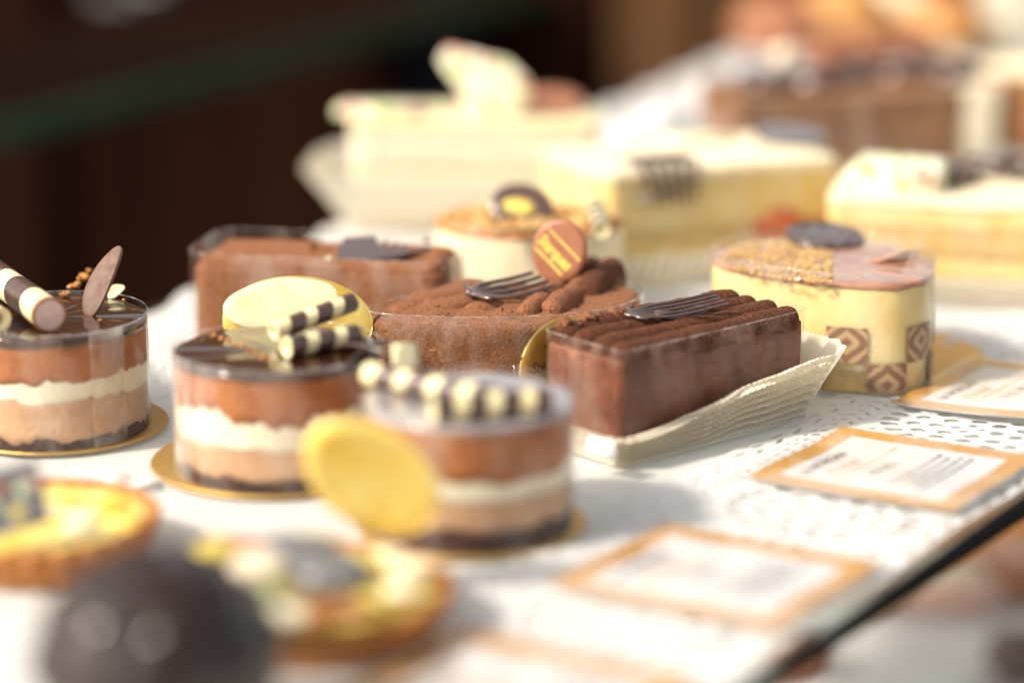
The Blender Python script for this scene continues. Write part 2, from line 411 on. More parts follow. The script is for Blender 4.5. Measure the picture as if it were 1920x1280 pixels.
# ------------------------------------------------------------------ lace doilies (real holes)
def cell_template(kind):
    """triangulated unit cell with holes; returns verts (0..1), faces"""
    bm = bmesh.new(); loops = []
    def loop(pts):
        vs = [bm.verts.new((x, y, 0)) for x, y in pts]
        for i in range(len(vs)): bm.edges.new((vs[i], vs[(i + 1) % len(vs)]))
    N = 12
    loop([(i / N, 0) for i in range(N)] + [(1, i / N) for i in range(N)] + [(1 - i / N, 1) for i in range(N)] + [(0, 1 - i / N) for i in range(N)])
    def slot(a, r0, r1, w, cx=.5, cy=.5, n=8):
        ca, sa = math.cos(a), math.sin(a); m = (r0 + r1) / 2; h = (r1 - r0) / 2
        loop([(cx + (m + h * math.cos(q)) * ca - w * math.sin(q) * sa, cy + (m + h * math.cos(q)) * sa + w * math.sin(q) * ca) for q in [2 * math.pi * i / n for i in range(n)]])
    if kind == 'medal':
        for k in range(22): slot(2 * math.pi * k / 22, .365, .475, .044)
        for k in range(12): slot(2 * math.pi * (k + .5) / 12, .25, .335, .048)
        for k in range(7): slot(2 * math.pi * k / 7, .13, .215, .046)
        for k in range(4): slot(2 * math.pi * k / 4, .04, .10, .026)
        for cx, cy in ((.06, .06), (.94, .06), (.06, .94), (.94, .94)): slot(.8, -.04, .04, .035, cx, cy)
        for cx, cy, q in ((.155, .09, .3), (.09, .155, 1.2), (.845, .09, -.3), (.91, .155, -1.2), (.155, .91, -.3), (.09, .845, -1.2), (.845, .91, .3), (.91, .845, 1.2)): slot(q, -.03, .03, .016, cx, cy, 6)
    elif kind == 'leaf':
        for k in range(4):
            cx = .14 + .24 * k
            slot(1.2, -.13, .13, .045, cx - .01, .27); slot(-1.2, -.12, .12, .045, cx + .07, .62); slot(0.2, -.06, .06, .04, cx, .86)
    bmesh.ops.triangle_fill(bm, use_beauty=True, use_dissolve=False, edges=bm.edges[:])
    bm.verts.index_update()
    v = [(x.co.x, x.co.y) for x in bm.verts]; f = [tuple(q.index for q in x.verts) for x in bm.faces]; bm.free()
    return v, f
TM, TL = cell_template('medal'), cell_template('leaf')
def lace(fn, cells, name, label):
    parts = []
    for (T, u0, v0, du, dv) in cells:
        parts.append(([fn(u0 + du * x, v0 + dv * y) for x, y in T[0]], T[1]))
    o = mesh(name, *join(parts), M['lace'], smooth=False); tag(o, label, 'doily', 'lace doilies on the shelf'); return o
def doily_front(s0, s1, zoff, name, label):
    zoff += .015
    W = (s1 - s0) / 4
    def fn(s, n):
        p = along(s, n); z = zoff + .10 * math.sin(s * .5) * math.sin(n * .55 + 1) + .06 * fbm((s, n, 0), .5, 2)
        return Vector((p.x, p.y, max(-.02, z)))
    cells = []; s = s0
    while s < s1 - .1:
        cells.append((TM, s, 1.3, W, 7.6)); cells.append((TL, s, .35, W, .95)); cells.append((TL, s, 8.9, W / 2, 1.3)); cells.append((TL, s + W / 2, 8.9, W / 2, 1.3)); cells.append((TL, s, 10.2, W, 1.2))
        s += W
    return lace(fn, cells, name, label)
doily_front(-21, 5, .10, 'lace_doily', 'white lace paper doily under the nearest framed cards')
doily_front(5.4, 31.4, .12, 'lace_doily', 'white lace paper doily under the sharp gold framed card beside the brown box cake')
doily_front(31.8, 62, .14, 'lace_doily', 'white lace paper doily under the gold framed card at the right edge')
# the lace strip seen between the two round cakes on the left, and the one beyond the gold board right
def dstrip(p, ang, nu, cs, name, label, rows=1, z=.06):
    e = Vector((math.cos(ang), math.sin(ang), 0)); n = Vector((-e.y, e.x, 0)); p = Vector(p)
    fn = lambda s, q: p + e * s + n * q + Vector((0, 0, z + .05 * math.sin(s * .8)))
    cells = [(TM, i * cs, j * cs, cs, cs) for i in range(nu) for j in range(rows)]
    return lace(fn, cells, name, label)
g = G(262, 790, 0); dstrip((g.x - 1, g.y - 1, 0), R(74), 4, 4.2, 'lace_doily', 'white lace paper doily between the two left round cakes')
g = G(1850, 668, 0); dstrip((g.x + 1.5, g.y, 0), R(56), 4, 5, 'lace_doily', 'white lace paper doily behind the gold board at right', 1, 0)

# ------------------------------------------------------------------ price cards in sleeves
def text_mesh(s, size, mat, name, parent, Mx, shear=0.0, align='LEFT', ext=0.0, bold=0.0):
    cu = bpy.data.curves.new('tmp', 'FONT'); cu.body = s; cu.size = size; cu.shear = shear; cu.align_x = align; cu.extrude = ext; cu.offset = bold
    cu.resolution_u = 3; t = bpy.data.objects.new('tmp', cu); COL.objects.link(t)
    bpy.context.view_layer.update()
    me = bpy.data.meshes.new_from_object(t.evaluated_get(bpy.context.evaluated_depsgraph_get()))
    vs = [Mx @ v.co for v in me.vertices]; fs = [tuple(p.vertices) for p in me.polygons]
    bpy.data.objects.remove(t); bpy.data.curves.remove(cu); bpy.data.meshes.remove(me)
    return mesh(name, vs, fs, mat, parent, False)

def card(s0, nn, LS, LN, lab, curl=.8, head='LA MORGAN', tit='ROYAL', rot=0):
    o0 = along(s0, nn, .28); root = thing('price_card', lab, 'card', o0, math.atan2(ED.y, ED.x) + rot, 'gold framed cards along the front of the shelf')
    # local x along the shelf edge, local y towards the edge is negative
    def zc(x, y): return .02 + curl * (max(0, -y) / LN) ** 2.0 + .05 * math.sin(x * .9)
    def sh(x0, x1, y0, y1, dz, n=14):
        return sheet(lambda u, v: Vector((x0 + (x1 - x0) * u, y0 + (y1 - y0) * v, zc(x0 + (x1 - x0) * u, y0 + (y1 - y0) * v) + dz)), n, n)
    b = .85
    mesh('card_sheet', *sh(0, LS, -LN, 0, 0), M['card'], root)
    fr = join([sh(0, LS, -b, 0, .012), sh(0, LS, -LN, -LN + b, .012), sh(0, b, -LN + b, -b, .012), sh(LS - b, LS, -LN + b, -b, .012)])
    mesh('gold_frame', *fr, M['card_gold'], root)
    mesh('clear_sleeve', *sh(-.35, LS + .35, -LN - .3, .3, .05, 24), M['glare_sleeve'], root)
    def Mx(x, y): return Matrix.Translation((x, y, 0))
    def place(o):
        for v in o.data.vertices: v.co.z = (zc(v.co.x / S, v.co.y / S) + .02) * S
    place(text_mesh(head, .62, M['ink'], 'print_heading', root, Mx(1.3, -1.75), bold=.012))
    place(text_mesh("d'Sienne", .72, M['orange_ink'], 'print_script', root, Mx(1.7, -2.6), shear=.4))
    place(text_mesh(tit, .62, M['ink'], 'print_title', root, Mx(2.6, -3.9)))
    mesh('gold_rule', *sh(1.2, LS - 1.4, -2.98, -2.92, .02), M['orange_ink'], root)
    ln = []; rr = random.Random(int(s0 * 10))
    for k in range(4):
        x = 1.5 + rr.random()
        while x < LS - 1.6:
            wd = .2 + .4 * rr.random(); ln.append(sh(x, min(x + wd, LS - 1.2), -4.75 - .42 * k - .12, -4.75 - .42 * k, .02, 2)); x += wd + .13
    o = mesh('small_print', *join(ln), M['ink'], root); o['kind'] = 'stuff'
    return root
card(16.9, 9.0, 7.9, 8.1, 'gold framed price card right beside the pleated case of the brown box cake', .15)
card(29.2, 8.9, 8.4, 7.6, 'gold framed price card at the right edge in front of the gold board', .5, tit='21 CL 397')
card(3.2, 8.9, 7.4, 8.2, 'gold framed price card blurred in front of the sharp one', .15)
card(-9.2, 8.9, 7.6, 8.2, 'gold framed price card nearest to the camera at the bottom edge', .15)

# ------------------------------------------------------------------ shared cake parts
def striped_roll(parent, a, b, r, bands=7, twist=.35, hollow=True, first=0, endmat=None, name='chocolate_roll'):
    a, b = Vector(a), Vector(b); x, y, z = frame_of(a, b); L = (b - a).length
    nu, nv = 24, bands * 6
    def pt(i, k, rr):
        t = k / nv; th = 2 * math.pi * i / nu
        wob = 1 + .03 * fbm((th, t * 4, a.x), 1)
        return a + z * L * t + (x * math.cos(th) + y * math.sin(th)) * rr * wob
    rings = [[pt(i, k, r) for i in range(nu)] for k in range(nv + 1)]
    inner = r * .45
    seq = rings
    if hollow: seq = [[pt(i, nv // 4, inner) for i in range(nu)], [pt(i, 0, inner) for i in range(nu)], [pt(i, 0, r * .93) for i in range(nu)]] + rings
    o = mesh(name, *loft(seq, cap0=True, cap1=True), M['white'], parent)
    # dark bands, spiralling, slightly proud, each its own piece
    for bnd in range(first, bands, 2):
        vs = []; fs = []
        cnt = 6
        for j in range(cnt + 1):
            for i in range(nu + 1):
                th = 2 * math.pi * i / nu
                t = (bnd - .08 + 1.16 * j / cnt) / bands + twist / bands * math.sin(th) * .6
                t = max(0.0, min(1.0, t))
                bulge = 0
                vs.append(a + z * (L * t) + (x * math.cos(th) + y * math.sin(th)) * (r * 1.035 + bulge))
        for j in range(cnt):
            for i in range(nu):
                p = j * (nu + 1) + i; fs.append((p, p + 1, p + nu + 2, p + nu + 1))
        mesh('dark_band', vs, fs, M['choc'], o)
    if endmat:
        vs, fs = loft([[a - z * .02 + (x * math.cos(2 * math.pi * i / nu) + y * math.sin(2 * math.pi * i / nu)) * r * .93 * f - z * (.03 * (1 - f)) for i in range(nu)] for f in (1.0, .75, .5, .2)], cap0=False)
        mesh('filled_end', vs, fs, M[endmat], o)
        rimr = [[a + z * zz + (x * math.cos(2 * math.pi * i / nu) + y * math.sin(2 * math.pi * i / nu)) * rr for i in range(nu)] for zz, rr in ((.12, r * 1.06), (-.04, r * 1.08), (-.07, r * 1.0), (-.04, r * .92))]
        mesh('end_rim', *loft(rimr, cap0=False, cap1=False), M['milkchoc'], o)
    return o

def crumbs(parent, pts, r0, r1, mat, name='crumb', one=None, seed=0):
    rr = random.Random(seed); parts = []
    for p in pts:
        parts.append(blob(p, rr.uniform(r0, r1), rr.random() * 50, 1.1, 1, rr.uniform(.6, 1.5), rr.uniform(.4, .9), 2, 2.2))
    if one or len(pts) > 12:
        o = mesh(name if one is None else one, *join(parts), M[mat], parent); o['kind'] = 'stuff'; return o
    for p in parts: mesh(name, *p, M[mat], parent)

def rim_line(outl, off, zf, parent):
    o_ = offset(outl, off); n = len(o_); pts = [Vector((o_[i % n][0], o_[i % n][1], zf(i % n))) for i in range(n + 1)]
    mesh('collar_edge', *tube(pts, .022, 5), M['film_edge'], parent)

def layered(name, label, cat, loc, rz, outl, layers, group, seed, film_top=.15, seam=None, film_mat='film', wav=None):
    """layers: (part name, material, top height, waviness)"""
    root = thing(name, label, cat, loc, rz, group); n = len(outl)
    prev = lambda i: 0.0
    for k, (nm, mt, zt, wv) in enumerate(layers):
        def top(i, zt=zt, wv=wv, k=k):
            x, y = outl[i]; return zt + wv * fbm((x * .8 + seed + 7 * k, y * .8, k), .9, 3) + min(.3, wv * 1.2) * abs(fbm((x * 2.1 + seed, y * 2.1, k), 1.0, 3)) ** 1.5 * 1.6
        last = k == len(layers) - 1
        pf = prev
        if last:
            v, f = solid(offset(outl, .05), 0, zt, .14, K=8, z0fn=lambda i: pf(i) - .03 + .02 * math.sin(i * .7), z1fn=lambda i: zt + .05 * fbm((outl[i][0] + seed, outl[i][1], 0), .8), zs=2,
                         topfn=lambda x, y: .02 * fbm((x, y, seed), .6, 2))
        else:
            v, f = solid(outl, 0, zt, .02, K=3, z0fn=pf, z1fn=top, side=.012, zs=5, seed=seed)
        mesh(nm, v, f, M[mt], root); prev = top
    H = layers[-1][2]
    mesh('acetate_collar', *shell(outl, .02, lambda i: H + film_top + .03 * math.sin(i * .13), 8, .09), M[film_mat], root)
    if seam is not None:
        i0 = int(seam / 360 * n) % n; o2 = offset(outl, .125); w_ = 7
        strip = [[(o2[(i0 + j) % n][0], o2[(i0 + j) % n][1], z) for j in range(w_)] for z in (.02, H * .33, H * .66, H + film_top)]
        mesh('collar_overlap', *loft(strip, closed=False, cap0=False, cap1=False), M['film_seam'], root)
        for j in (0, w_ - 1):
            q = o2[(i0 + j) % n]; mesh('overlap_edge', *tube([Vector((q[0], q[1], .03)), Vector((q[0], q[1], H * .5)), Vector((q[0], q[1], H + film_top))], .022, 5), M['film_edge'], root)
    rim_line(outl, .09, lambda i: H + film_top + .03 * math.sin(i * .13), root)
    return root, H

def gold_board(px, py, r, label, th=.09, ex=1.0, rz=0):
    p = G(px, py, 0); root = thing('gold_cake_board', label, 'cake board', (p.x, p.y, .12), rz, 'round gold boards under the cakes')
    n = 96; prof = [(0.0, 0), (r, 0), (r + .03, th * .5), (r, th), (r - .05, th + .02), (r * .5, th + .01)]
    rings = [[(max(q, .01) * math.cos(2 * math.pi * i / n), max(q, .01) * ex * math.sin(2 * math.pi * i / n), z) for i in range(n)] for q, z in prof]
    mesh('foil_disc', *loft(rings, cap0=False), M['gold_board'], root)
    return root

LAY = 'layered mousse cakes in clear collars'
TOPH = 4.45
# ---- left round cake
pL = G(93, 594, TOPH + .2)
gold_board(112, 800, 4.3, 'round gold board under the leftmost round mousse cake')
cL, H = layered('mousse_cake', 'round layered mousse cake at the left edge with an upright chocolate petal and thick roll', 'cake', (pL.x, pL.y, .22), 0, circ(3.72, 96),
    [('dark_base', 'base', .40, .35), ('milk_mousse', 'milk', 1.85, .18), ('white_mousse', 'cream', 2.65, .25), ('caramel_mousse', 'caramel', 4.1, .05), ('glaze', 'glaze', TOPH, 0)], LAY, 3.3, seam=305)
z1 = TOPH + .22
P = lambda px, py, z: local(cL, G(px, py, z))
striped_roll(cL, P(92, 590, z1 + .68), P(-75, 470, z1 + .68) + Vector((0, 0, .0)), .64, 7, .35, False, 1, 'nougat')
striped_roll(cL, P(-2, 600, z1 + .5), P(-60, 560, z1 + .5), .5, 4, .3, True, 1)
def petal(parent, base_, tip, width, mat, name='chocolate_petal', bendk=.25, side=None, th=.09):
    base_, tip = Vector(base_), Vector(tip); up = (tip - base_); L = up.length; up.normalize()
    side = Vector(side or (1, 0, 0)); side = (side - up * side.dot(up)).normalized(); nr = side.cross(up)
    n = 40; outl = []
    for i in range(n):
        a = 2 * math.pi * i / n; t = .5 - .5 * math.cos(a); wv = math.sin(a) * (1 - .25 * t)
        outl.append((width / 2 * wv, L * t))
    Mx = Matrix((side, up, nr)).transposed().to_4x4(); Mx.translation = base_
    return mesh(name, *plate(outl, th, Mx, bend=lambda x, y: bendk * (x / width * 2) ** 2 * .5 + .3 * bendk * math.sin(y / L * 3)), M[mat], parent)
petal(cL, P(168, 596, z1 - .1), P(222, 574, z1 - .1) + Vector((.15, .0, 2.45)), 1.6, 'choc_matte', side=(.66, -.75, 0), bendk=.3, th=.14)
petal(cL, P(205, 560, z1), P(228, 552, z1) + Vector((.1, 0, .35)), .6, 'white', 'white_shard', side=(1, .2, 0))
crumbs(cL, [P(120 + 6 * k, 552 - 5.5 * k + 4 * math.sin(k * 2), z1 + .08 + .03 * k) for k in range(9)], .10, .17, 'crumb', 'cake_crumb')
crumbs(cL, [P(188, 600, z1), P(232, 562, z1), P(68, 543, z1)], .05, .08, 'crumb', 'cake_crumb')

# ---- middle round cake
pM = G(520, 655, TOPH + .2)
gold_board(520, 868, 4.75, 'round gold board under the round mousse cake left of centre')
cM, H = layered('mousse_cake', 'round layered mousse cake left of centre with two striped rolls and white chocolate oval', 'cake', (pM.x, pM.y, .22), 0, circ(3.82, 96),
    [('dark_base', 'base', .45, .18), ('milk_mousse', 'milk', 1.55, .06), ('white_mousse', 'cream', 2.75, .85), ('caramel_mousse', 'caramel', 4.2, .05), ('glaze', 'glaze', TOPH, 0)], LAY, 11.7, seam=200)
P = lambda px, py, z: local(cM, G(px, py, z))
striped_roll(cM, P(536, 652, z1 + .40), P(668, 628, z1 + .40), .40, 5, .4, True, 0)
striped_roll(cM, P(512, 622, z1 + .55), P(662, 566, z1 + 1.15), .36, 6, .45, True, 1)
ov = [(2.25 * math.cos(a), 1.0 * math.sin(a) * (1 + .03 * math.sin(5 * a))) for a in [2 * math.pi * i / 48 for i in range(48)]]
Mx = Matrix.Translation(P(522, 612, z1) + Vector((0, 1.2, .62))) @ Euler((R(62), R(-6), R(8))).to_matrix().to_4x4()
mesh('white_chocolate_oval', *plate(ov, .16, Mx, bend=lambda x, y: .05 * x * x * .4), M['white'], cM)
crumbs(cM, [P(402 + 13 * k, 628 + 5.5 * k + 3 * math.sin(k * 3), z1) for k in range(9)], .07, .13, 'crumb', 'cake_crumb')
petal(cM, P(640, 655, z1 + .05), P(742, 668, z1 + .35), 1.3, 'choc', 'chocolate_shard', side=(.2, -1, .3), bendk=.3)
petal(cM, P(640, 690, z1 + .02), P(735, 640, z1 + .25), .9, 'choc', 'chocolate_shard', side=(.2, -1, .5), bendk=.3)

# ---- front round cake
pF = G(878, 748, TOPH + .2)
gold_board(884, 985, 4.0, 'round gold board under the blurred front round mousse cake')
cF, H = layered('mousse_cake', 'blurred front round mousse cake topped with two long striped chocolate rolls', 'cake', (pF.x, pF.y, .22), R(20), circ(3.58, 96),
    [('dark_base', 'base', .72, .16), ('milk_mousse', 'milk', 1.85, .06), ('white_mousse', 'cream', 2.45, .18), ('caramel_mousse', 'caramel', 4.25, .05), ('glaze', 'glaze_glare', TOPH, 0)], LAY, 23.1)
P = lambda px, py, z: local(cF, G(px, py, z))
striped_roll(cF, P(812, 768, z1 + .46), P(1030, 752, z1 + .46), .47, 7, .2, True, 0)
striped_roll(cF, P(690, 700, z1 + .45), P(925, 748, z1 + .45), .42, 8, .3, True, 1)
Mx = Matrix.Translation(P(765, 696, z1) + Vector((0, .3, .5))) @ Euler((R(70), 0, R(12))).to_matrix().to_4x4()
mesh('white_tab', *plate([(-.6, -.45), (.55, -.45), (.5, .42), (-.45, .5)], .1, Mx, K=2), M['pale'], cF)
crumbs(cF, [P(750 + 9 * k, 742 + 6 * math.sin(k * 2.2), z1) for k in range(6)], .07, .13, 'choc', 'chocolate_crumb')

# ------------------------------------------------------------------ gold oval tags
def oval_tag(c, a, b, eul, label, text=None):
    root = thing('gold_oval_tag', label, 'tag', c, 0, 'gold oval tags standing by the cakes')
    Mx = Euler(eul).to_matrix().to_4x4()
    ol = [(a * math.cos(q), b * math.sin(q)) for q in [2 * math.pi * i / 72 for i in range(72)]]
    mesh('foil_face', *plate(ol, .06, Mx, bend=lambda x, y: .045 * (x * x / a + y * y / b)), M['gold_tag'], root)
    tor = []
    x_ = [Mx @ Vector((a * math.cos(q), b * math.sin(q), .045 * (a * math.cos(q) ** 2 + b * math.sin(q) ** 2))) for q in [2 * math.pi * i / 72 for i in range(73)]]
    mesh('rolled_rim', *tube(x_, .028, 6), M['gold'], root)
    if text:
        for s, x, y, sz in text:
            o = text_mesh(s, sz, M['tag_ink'], 'lettering', root, Matrix.Identity(4), shear=.35)
            for v_ in o.data.vertices:
                u = v_.co / S; u.x += x; u.y += y; u.z = .045 + .045 * (u.x ** 2 / a + u.y ** 2 / b); v_.co = (Mx @ u) * S
    return root
g = G(697, 893, 4.0)
oval_tag((g.x, g.y, 4.0), 2.35, 1.62, (R(80), R(30), R(-12)), 'blurred gold oval tag standing between the front round cake and fruit tart')
g = G(552, 610, 3.9); oval_tag((g.x + .1, g.y + .5, 3.9), 3.0, 1.85, (R(74), R(3), R(2)), 'gold oval tag standing behind the white chocolate oval')
g = G(1082, 672, 2.6); oval_tag((2.0, 92.2, 2.55), 2.35, 2.05, (R(86), 0, R(41)), 'gold oval tag with script lettering wedged left behind the brown box cake',
                                [('Ste', -1.75, .1, .62), ('L', -1.0, 1.0, .6)])

# ------------------------------------------------------------------ ladyfinger-topped box cakes
def finger(L, wd, h, seed, rough=.05, nu=64, nv=14, x0=None):
    rings = []
    for k in range(nu + 1):
        t = k / nu; x = -L / 2 + L * t
        e = min(1, min(t, 1 - t) * L / (wd * .55)); s = math.sqrt(max(0.02, 1 - (1 - e) ** 2))
        r = []
        for i in range(nv):
            a = 2 * math.pi * i / nv
            y = math.cos(a) * wd / 2 * s; z = math.sin(a) * h * (s * .55 + .45)
            q = Vector((x, y, z)); nn = Vector((0, math.cos(a), math.sin(a)))
            q += nn * (rough * fbm((x * .6 + seed, y * .7, z * .7), .8, 2) * 2.2 + rough * .45 * fbm((x * 2 + seed, y * 2, z * 2), 2.3, 3))
            r.append(q)
        rings.append(r)
    return loft(rings)

def pleat_case(parent, outl, off, flare, rim, mat, pleats=90, amp=.10, ribs=0, name='pleated_wall', nv=20, wob=.05, fl=None):
    """pleated paper wall round an outline; rim(i) gives the height, flare(i) how far it leans out"""
    # resample densely
    pts = []; n = len(outl); per = 0; acc = [0]
    for i in range(n):
        per += (Vector(outl[(i + 1) % n]) - Vector(outl[i])).length; acc.append(per)
    m = pleats * 4; j = 0; nm = []
    idx = []
    for k in range(m):
        s = per * k / m
        while acc[j + 1] < s: j += 1
        u = (s - acc[j]) / max(1e-6, acc[j + 1] - acc[j]); a, b = Vector(outl[j % n]), Vector(outl[(j + 1) % n])
        p = a.lerp(b, u); pts.append((p.x, p.y)); idx.append(k / m)
    nr = [(Vector(q) - Vector(p)) for p, q in zip(pts, offset(pts, 1.0))]
    nr = [((nr[i - 2] + nr[i - 1] + nr[i] + nr[(i + 1) % m] + nr[(i + 2) % m]) / 5).normalized() for i in range(m)]
    rings = []
    for v in range(nv + 1):
        t = v / nv; r = []
        for k in range(m):
            ph = (k % 4); tri = (0, 1, 0, -1)[ph] * amp * (.25 + .75 * t)
            rb = ribs(idx[k], pts[k]) if callable(ribs) else ribs
            d_ = off + (flare(idx[k], pts[k]) if callable(flare) else flare) * t ** 1.15
            R0 = rim(idx[k], pts[k]) if callable(rim) else rim
            if rb:
                tri = tri * (1 - rb)
                tri += rb * .55 * ((lambda q: (q / .72 if q < .72 else (1 - q) / .28) - .5)((t * 7.5 + .35 * fbm((pts[k][0] * .6, pts[k][1], 0), .8, 2) + .03 * math.sin(idx[k] * 150)) % 1)) * min(1, t * 5)
            d_ += tri + wob * fbm((pts[k][0], pts[k][1], t * 3), .6, 2)
            z = R0 * t + .03 * (1 if ph == 1 else -1 if ph == 3 else 0) * t
            r.append((pts[k][0] + nr[k].x * d_, pts[k][1] + nr[k].y * d_, z))
        rings.append(r)
    return mesh(name, *loft(rings, cap0=False, cap1=False), M[mat], parent, smooth=False)

def sm(t): t = max(0, min(1, t)); return t * t * (3 - 2 * t)

# ---- sharp brown box cake, right of centre
A = Vector((4.08, 87.29, 0)); B = Vector((11.85, 94.1, 0)); C2 = Vector((1.19, 90.57, 0))
L_, W_ = (B - A).length, 4.4; ang = math.atan2((B - A).y, (B - A).x)
ctr = (B + C2) / 2
box = thing('chocolate_box_cake', 'dark rectangular chocolate cake with ridged cocoa top in a pleated ivory case', 'cake', (ctr.x, ctr.y, .12), ang, 'cocoa dusted chocolate cakes')
ol = rrect(L_ - .15, W_ - .15, .35)
v, f = solid(ol, .02, 3.95, .12, side=.05, K=8, zs=10, seed=5); mesh('cream_body', v, f, M['choc_cream'], box)
for k, (yy, ln, sd, rg, hh) in enumerate([(-1.60, L_ - .25, 1, .035, .66), (-.54, L_ - .35, 9, .04, .72), (.52, L_ - .4, 17, .045, .76), (1.55, L_ - .3, 31, .08, .80)]):
    vs, fs = finger(ln, 1.10, hh, sd, rg, 130, 20); vs = [p + Vector((.05 * math.sin(k * 3), yy, 3.88)) for p in vs]
    mesh('ladyfinger', vs, fs, M['cocoa_dark'], box)
mesh('acetate_collar', *shell(ol, .05, lambda i: 4.42 + .05 * math.sin(i * .06), 8, .10), M['film_box'], box)
rim_line(ol, .10, lambda i: 4.42 + .05 * math.sin(i * .06), box)
rr = random.Random(8)
crumbs(box, [(-L_ / 2 + .3 + 3.3 * rr.random(), 1.75 + rr.uniform(-.25, .2), 4.55 + rr.uniform(-.1, .2)) for _ in range(26)], .10, .24, 'cocoa', one='torn_sponge_edge', seed=3)
def comb(parent, base_, dirv, side, mat, L=3.4, w=2.0, tines=5, r=.09, name='chocolate_fork', plate_frac=.35):
    base_ = Vector(base_); dirv = Vector(dirv).normalized(); side = Vector(side); side = (side - dirv * side.dot(dirv)).normalized(); up = side.cross(dirv)
    parts = []
    for k in range(tines):
        u = (k / (tines - 1) - .5); pts = []
        for j in range(13):
            t = j / 12
            bow = math.sin(min(1, t * 2.2) * math.pi / 2)
            pts.append(base_ + dirv * L * t + side * w * u * (bow if t < .45 else 1) * (1 - .12 * t) + up * (.12 * math.sin(t * 3)))
        parts.append(tube(pts, [r * (1.25 - .35 * j / 12) for j in range(13)], 8, .8))
    arc = [base_ + dirv * L * .16 * (1 - math.cos(math.pi * (j / 10 - .5)) * .6) + side * w * .5 * math.sin(math.pi * (j / 10 - .5)) for j in range(11)]
    parts.append(tube(arc, r * 1.1, 8, .8))
    return mesh(name, *join(parts), M[mat], parent)
P = lambda px, py, z: local(box, G(px, py, z))
rot = Matrix.Rotation(-ang, 3, 'Z')
comb(box, P(1172, 590, 4.95), P(1362, 556, 5.2) - P(1172, 590, 4.95), rot @ Vector((-.6, .8, .15)), 'choc_shiny', L=4.3, w=1.35, tines=5, r=.068)
sh_ = P(1300, 588, 4.95)
petal(box, P(1228, 588, 4.92), P(1330, 575, 4.85), 1.0, 'choc', 'chocolate_shard', side=rot @ Vector((-.3, .9, .3)))
# the white tab at the near corner
Mx = Matrix.Translation(P(1130, 838, 1.15) + Vector((-.12, 0, 0))) @ Euler((R(80), 0, R(-78))).to_matrix().to_4x4()
mesh('white_tab', *plate([(-.7, -.35), (.75, -.35), (.62, .35), (-.6, .38)], .05, Mx, K=2), M['card'], box)

case = thing('pleated_case', 'ivory pleated paper case flaring round the dark brown box cake', 'paper case', (ctr.x, ctr.y, .04), ang, 'pleated paper cases')
def rim_box(u, p):
    t = (p[0] + L_ / 2) / L_
    if p[1] < 0: h = 1.25 + 1.75 * sm((t - .05) / .95)
    else: h = 1.3 + 1.7 * sm(t)
    return h
def flare_box(u, p):
    t = (p[0] + L_ / 2) / L_
    return .35 + 1.15 * sm((t - .25) / .75)
def ribs_box(u, p): 
    return 1.0 if (p[1] < -W_ / 2 + .3 and p[0] < L_ / 2 - .35) else 0.0
ocase = rrect(L_ + .15, W_ + .15, .4)
pleat_case(case, ocase, .06, flare_box, rim_box, 'case', 120, .09, ribs_box, nv=60)
mesh('case_base', *quadbox(offset(ocase, -.05), 0, .04), M['case'], case, False)

# ---- mid brown cake with the lettered disc
pts = [(-5.7, 94.6), (-2.2, 93.4), (1.4, 93.9), (4.4, 96.0), (5.4, 99.4), (3.6, 101.4), (0.2, 101.0), (-3.6, 98.4)]
cx = sum(p[0] for p in pts) / 8; cy = sum(p[1] for p in pts) / 8
mid = thing('cocoa_petal_cake', 'cocoa dusted chocolate cake at the centre with lettered disc and chocolate fork', 'cake', (cx, cy, .12), 0, 'cocoa dusted chocolate cakes')
om = smooth_outline([(p[0] - cx, p[1] - cy) for p in pts], 128)
v, f = solid(om, .02, 3.95, .45, side=.14, K=14, zs=12, seed=40, topfn=lambda x, y: .16 * fbm((x, y, 9), .9, 4)); mesh('sponge_body', v, f, M['cocoa'], mid)
mesh('acetate_collar', *shell(om, .05, lambda i: 4.15 + .12 * math.sin(i * .045 + 1), 8, .12), M['film'], mid)
rim_line(om, .12, lambda i: 4.15 + .12 * math.sin(i * .045 + 1), mid)
P = lambda px, py, z: local(mid, G(px, py, z))
def lay_finger(a, b, wd, h, sd, rg, mt='cocoa'):
    a, b = Vector(a), Vector(b); L = (b - a).length; vs, fs = finger(L, wd, h, sd, rg, 70, 18)
    an = math.atan2((b - a).y, (b - a).x); Q = Matrix.Rotation(an, 3, 'Z')
    mesh('ladyfinger', [Q @ p + (a + b) / 2 for p in vs], fs, M[mt], mid)
lay_finger(P(735, 592, 3.8), P(905, 540, 3.8), 1.9, .50, 3, .09)
lay_finger(P(790, 592, 3.8), P(985, 545, 3.8), 1.7, .48, 12, .09)
lay_finger(P(880, 592, 3.8), P(1005, 558, 3.8), 1.5, .45, 22, .09)
lay_finger(P(985, 598, 3.9), P(1045, 545, 3.9), 1.1, .62, 33, .07)
lay_finger(P(1030, 596, 3.9), P(1100, 540, 3.9), 1.15, .72, 44, .07)
lay_finger(P(1090, 565, 3.9), P(1150, 515, 3.9), 1.3, .8, 55, .10, 'cocoa_dark')
lay_finger(P(1040, 545, 3.9), P(1120, 505, 3.9), 1.3, .8, 66, .10, 'cocoa_dark')
comb(mid, P(878, 550, 4.5), P(1030, 520, 4.8) - P(878, 550, 4.5), (.2, 1, .1), 'choc_shiny', L=3.5, w=2.3, tines=4, r=.12)
crumbs(mid, [P(820 + 28 * k + 9 * math.sin(k * 5), 573 + 14 * math.sin(k * 1.7), 4.5) for k in range(6)], .05, .1, 'cocoa', 'cake_crumb')
dc = P(1049, 528, 4.3) + Vector((0, .3, 1.25))
Md = Matrix.Translation(dc) @ Euler((R(82), R(6), R(-18))).to_matrix().to_4x4()
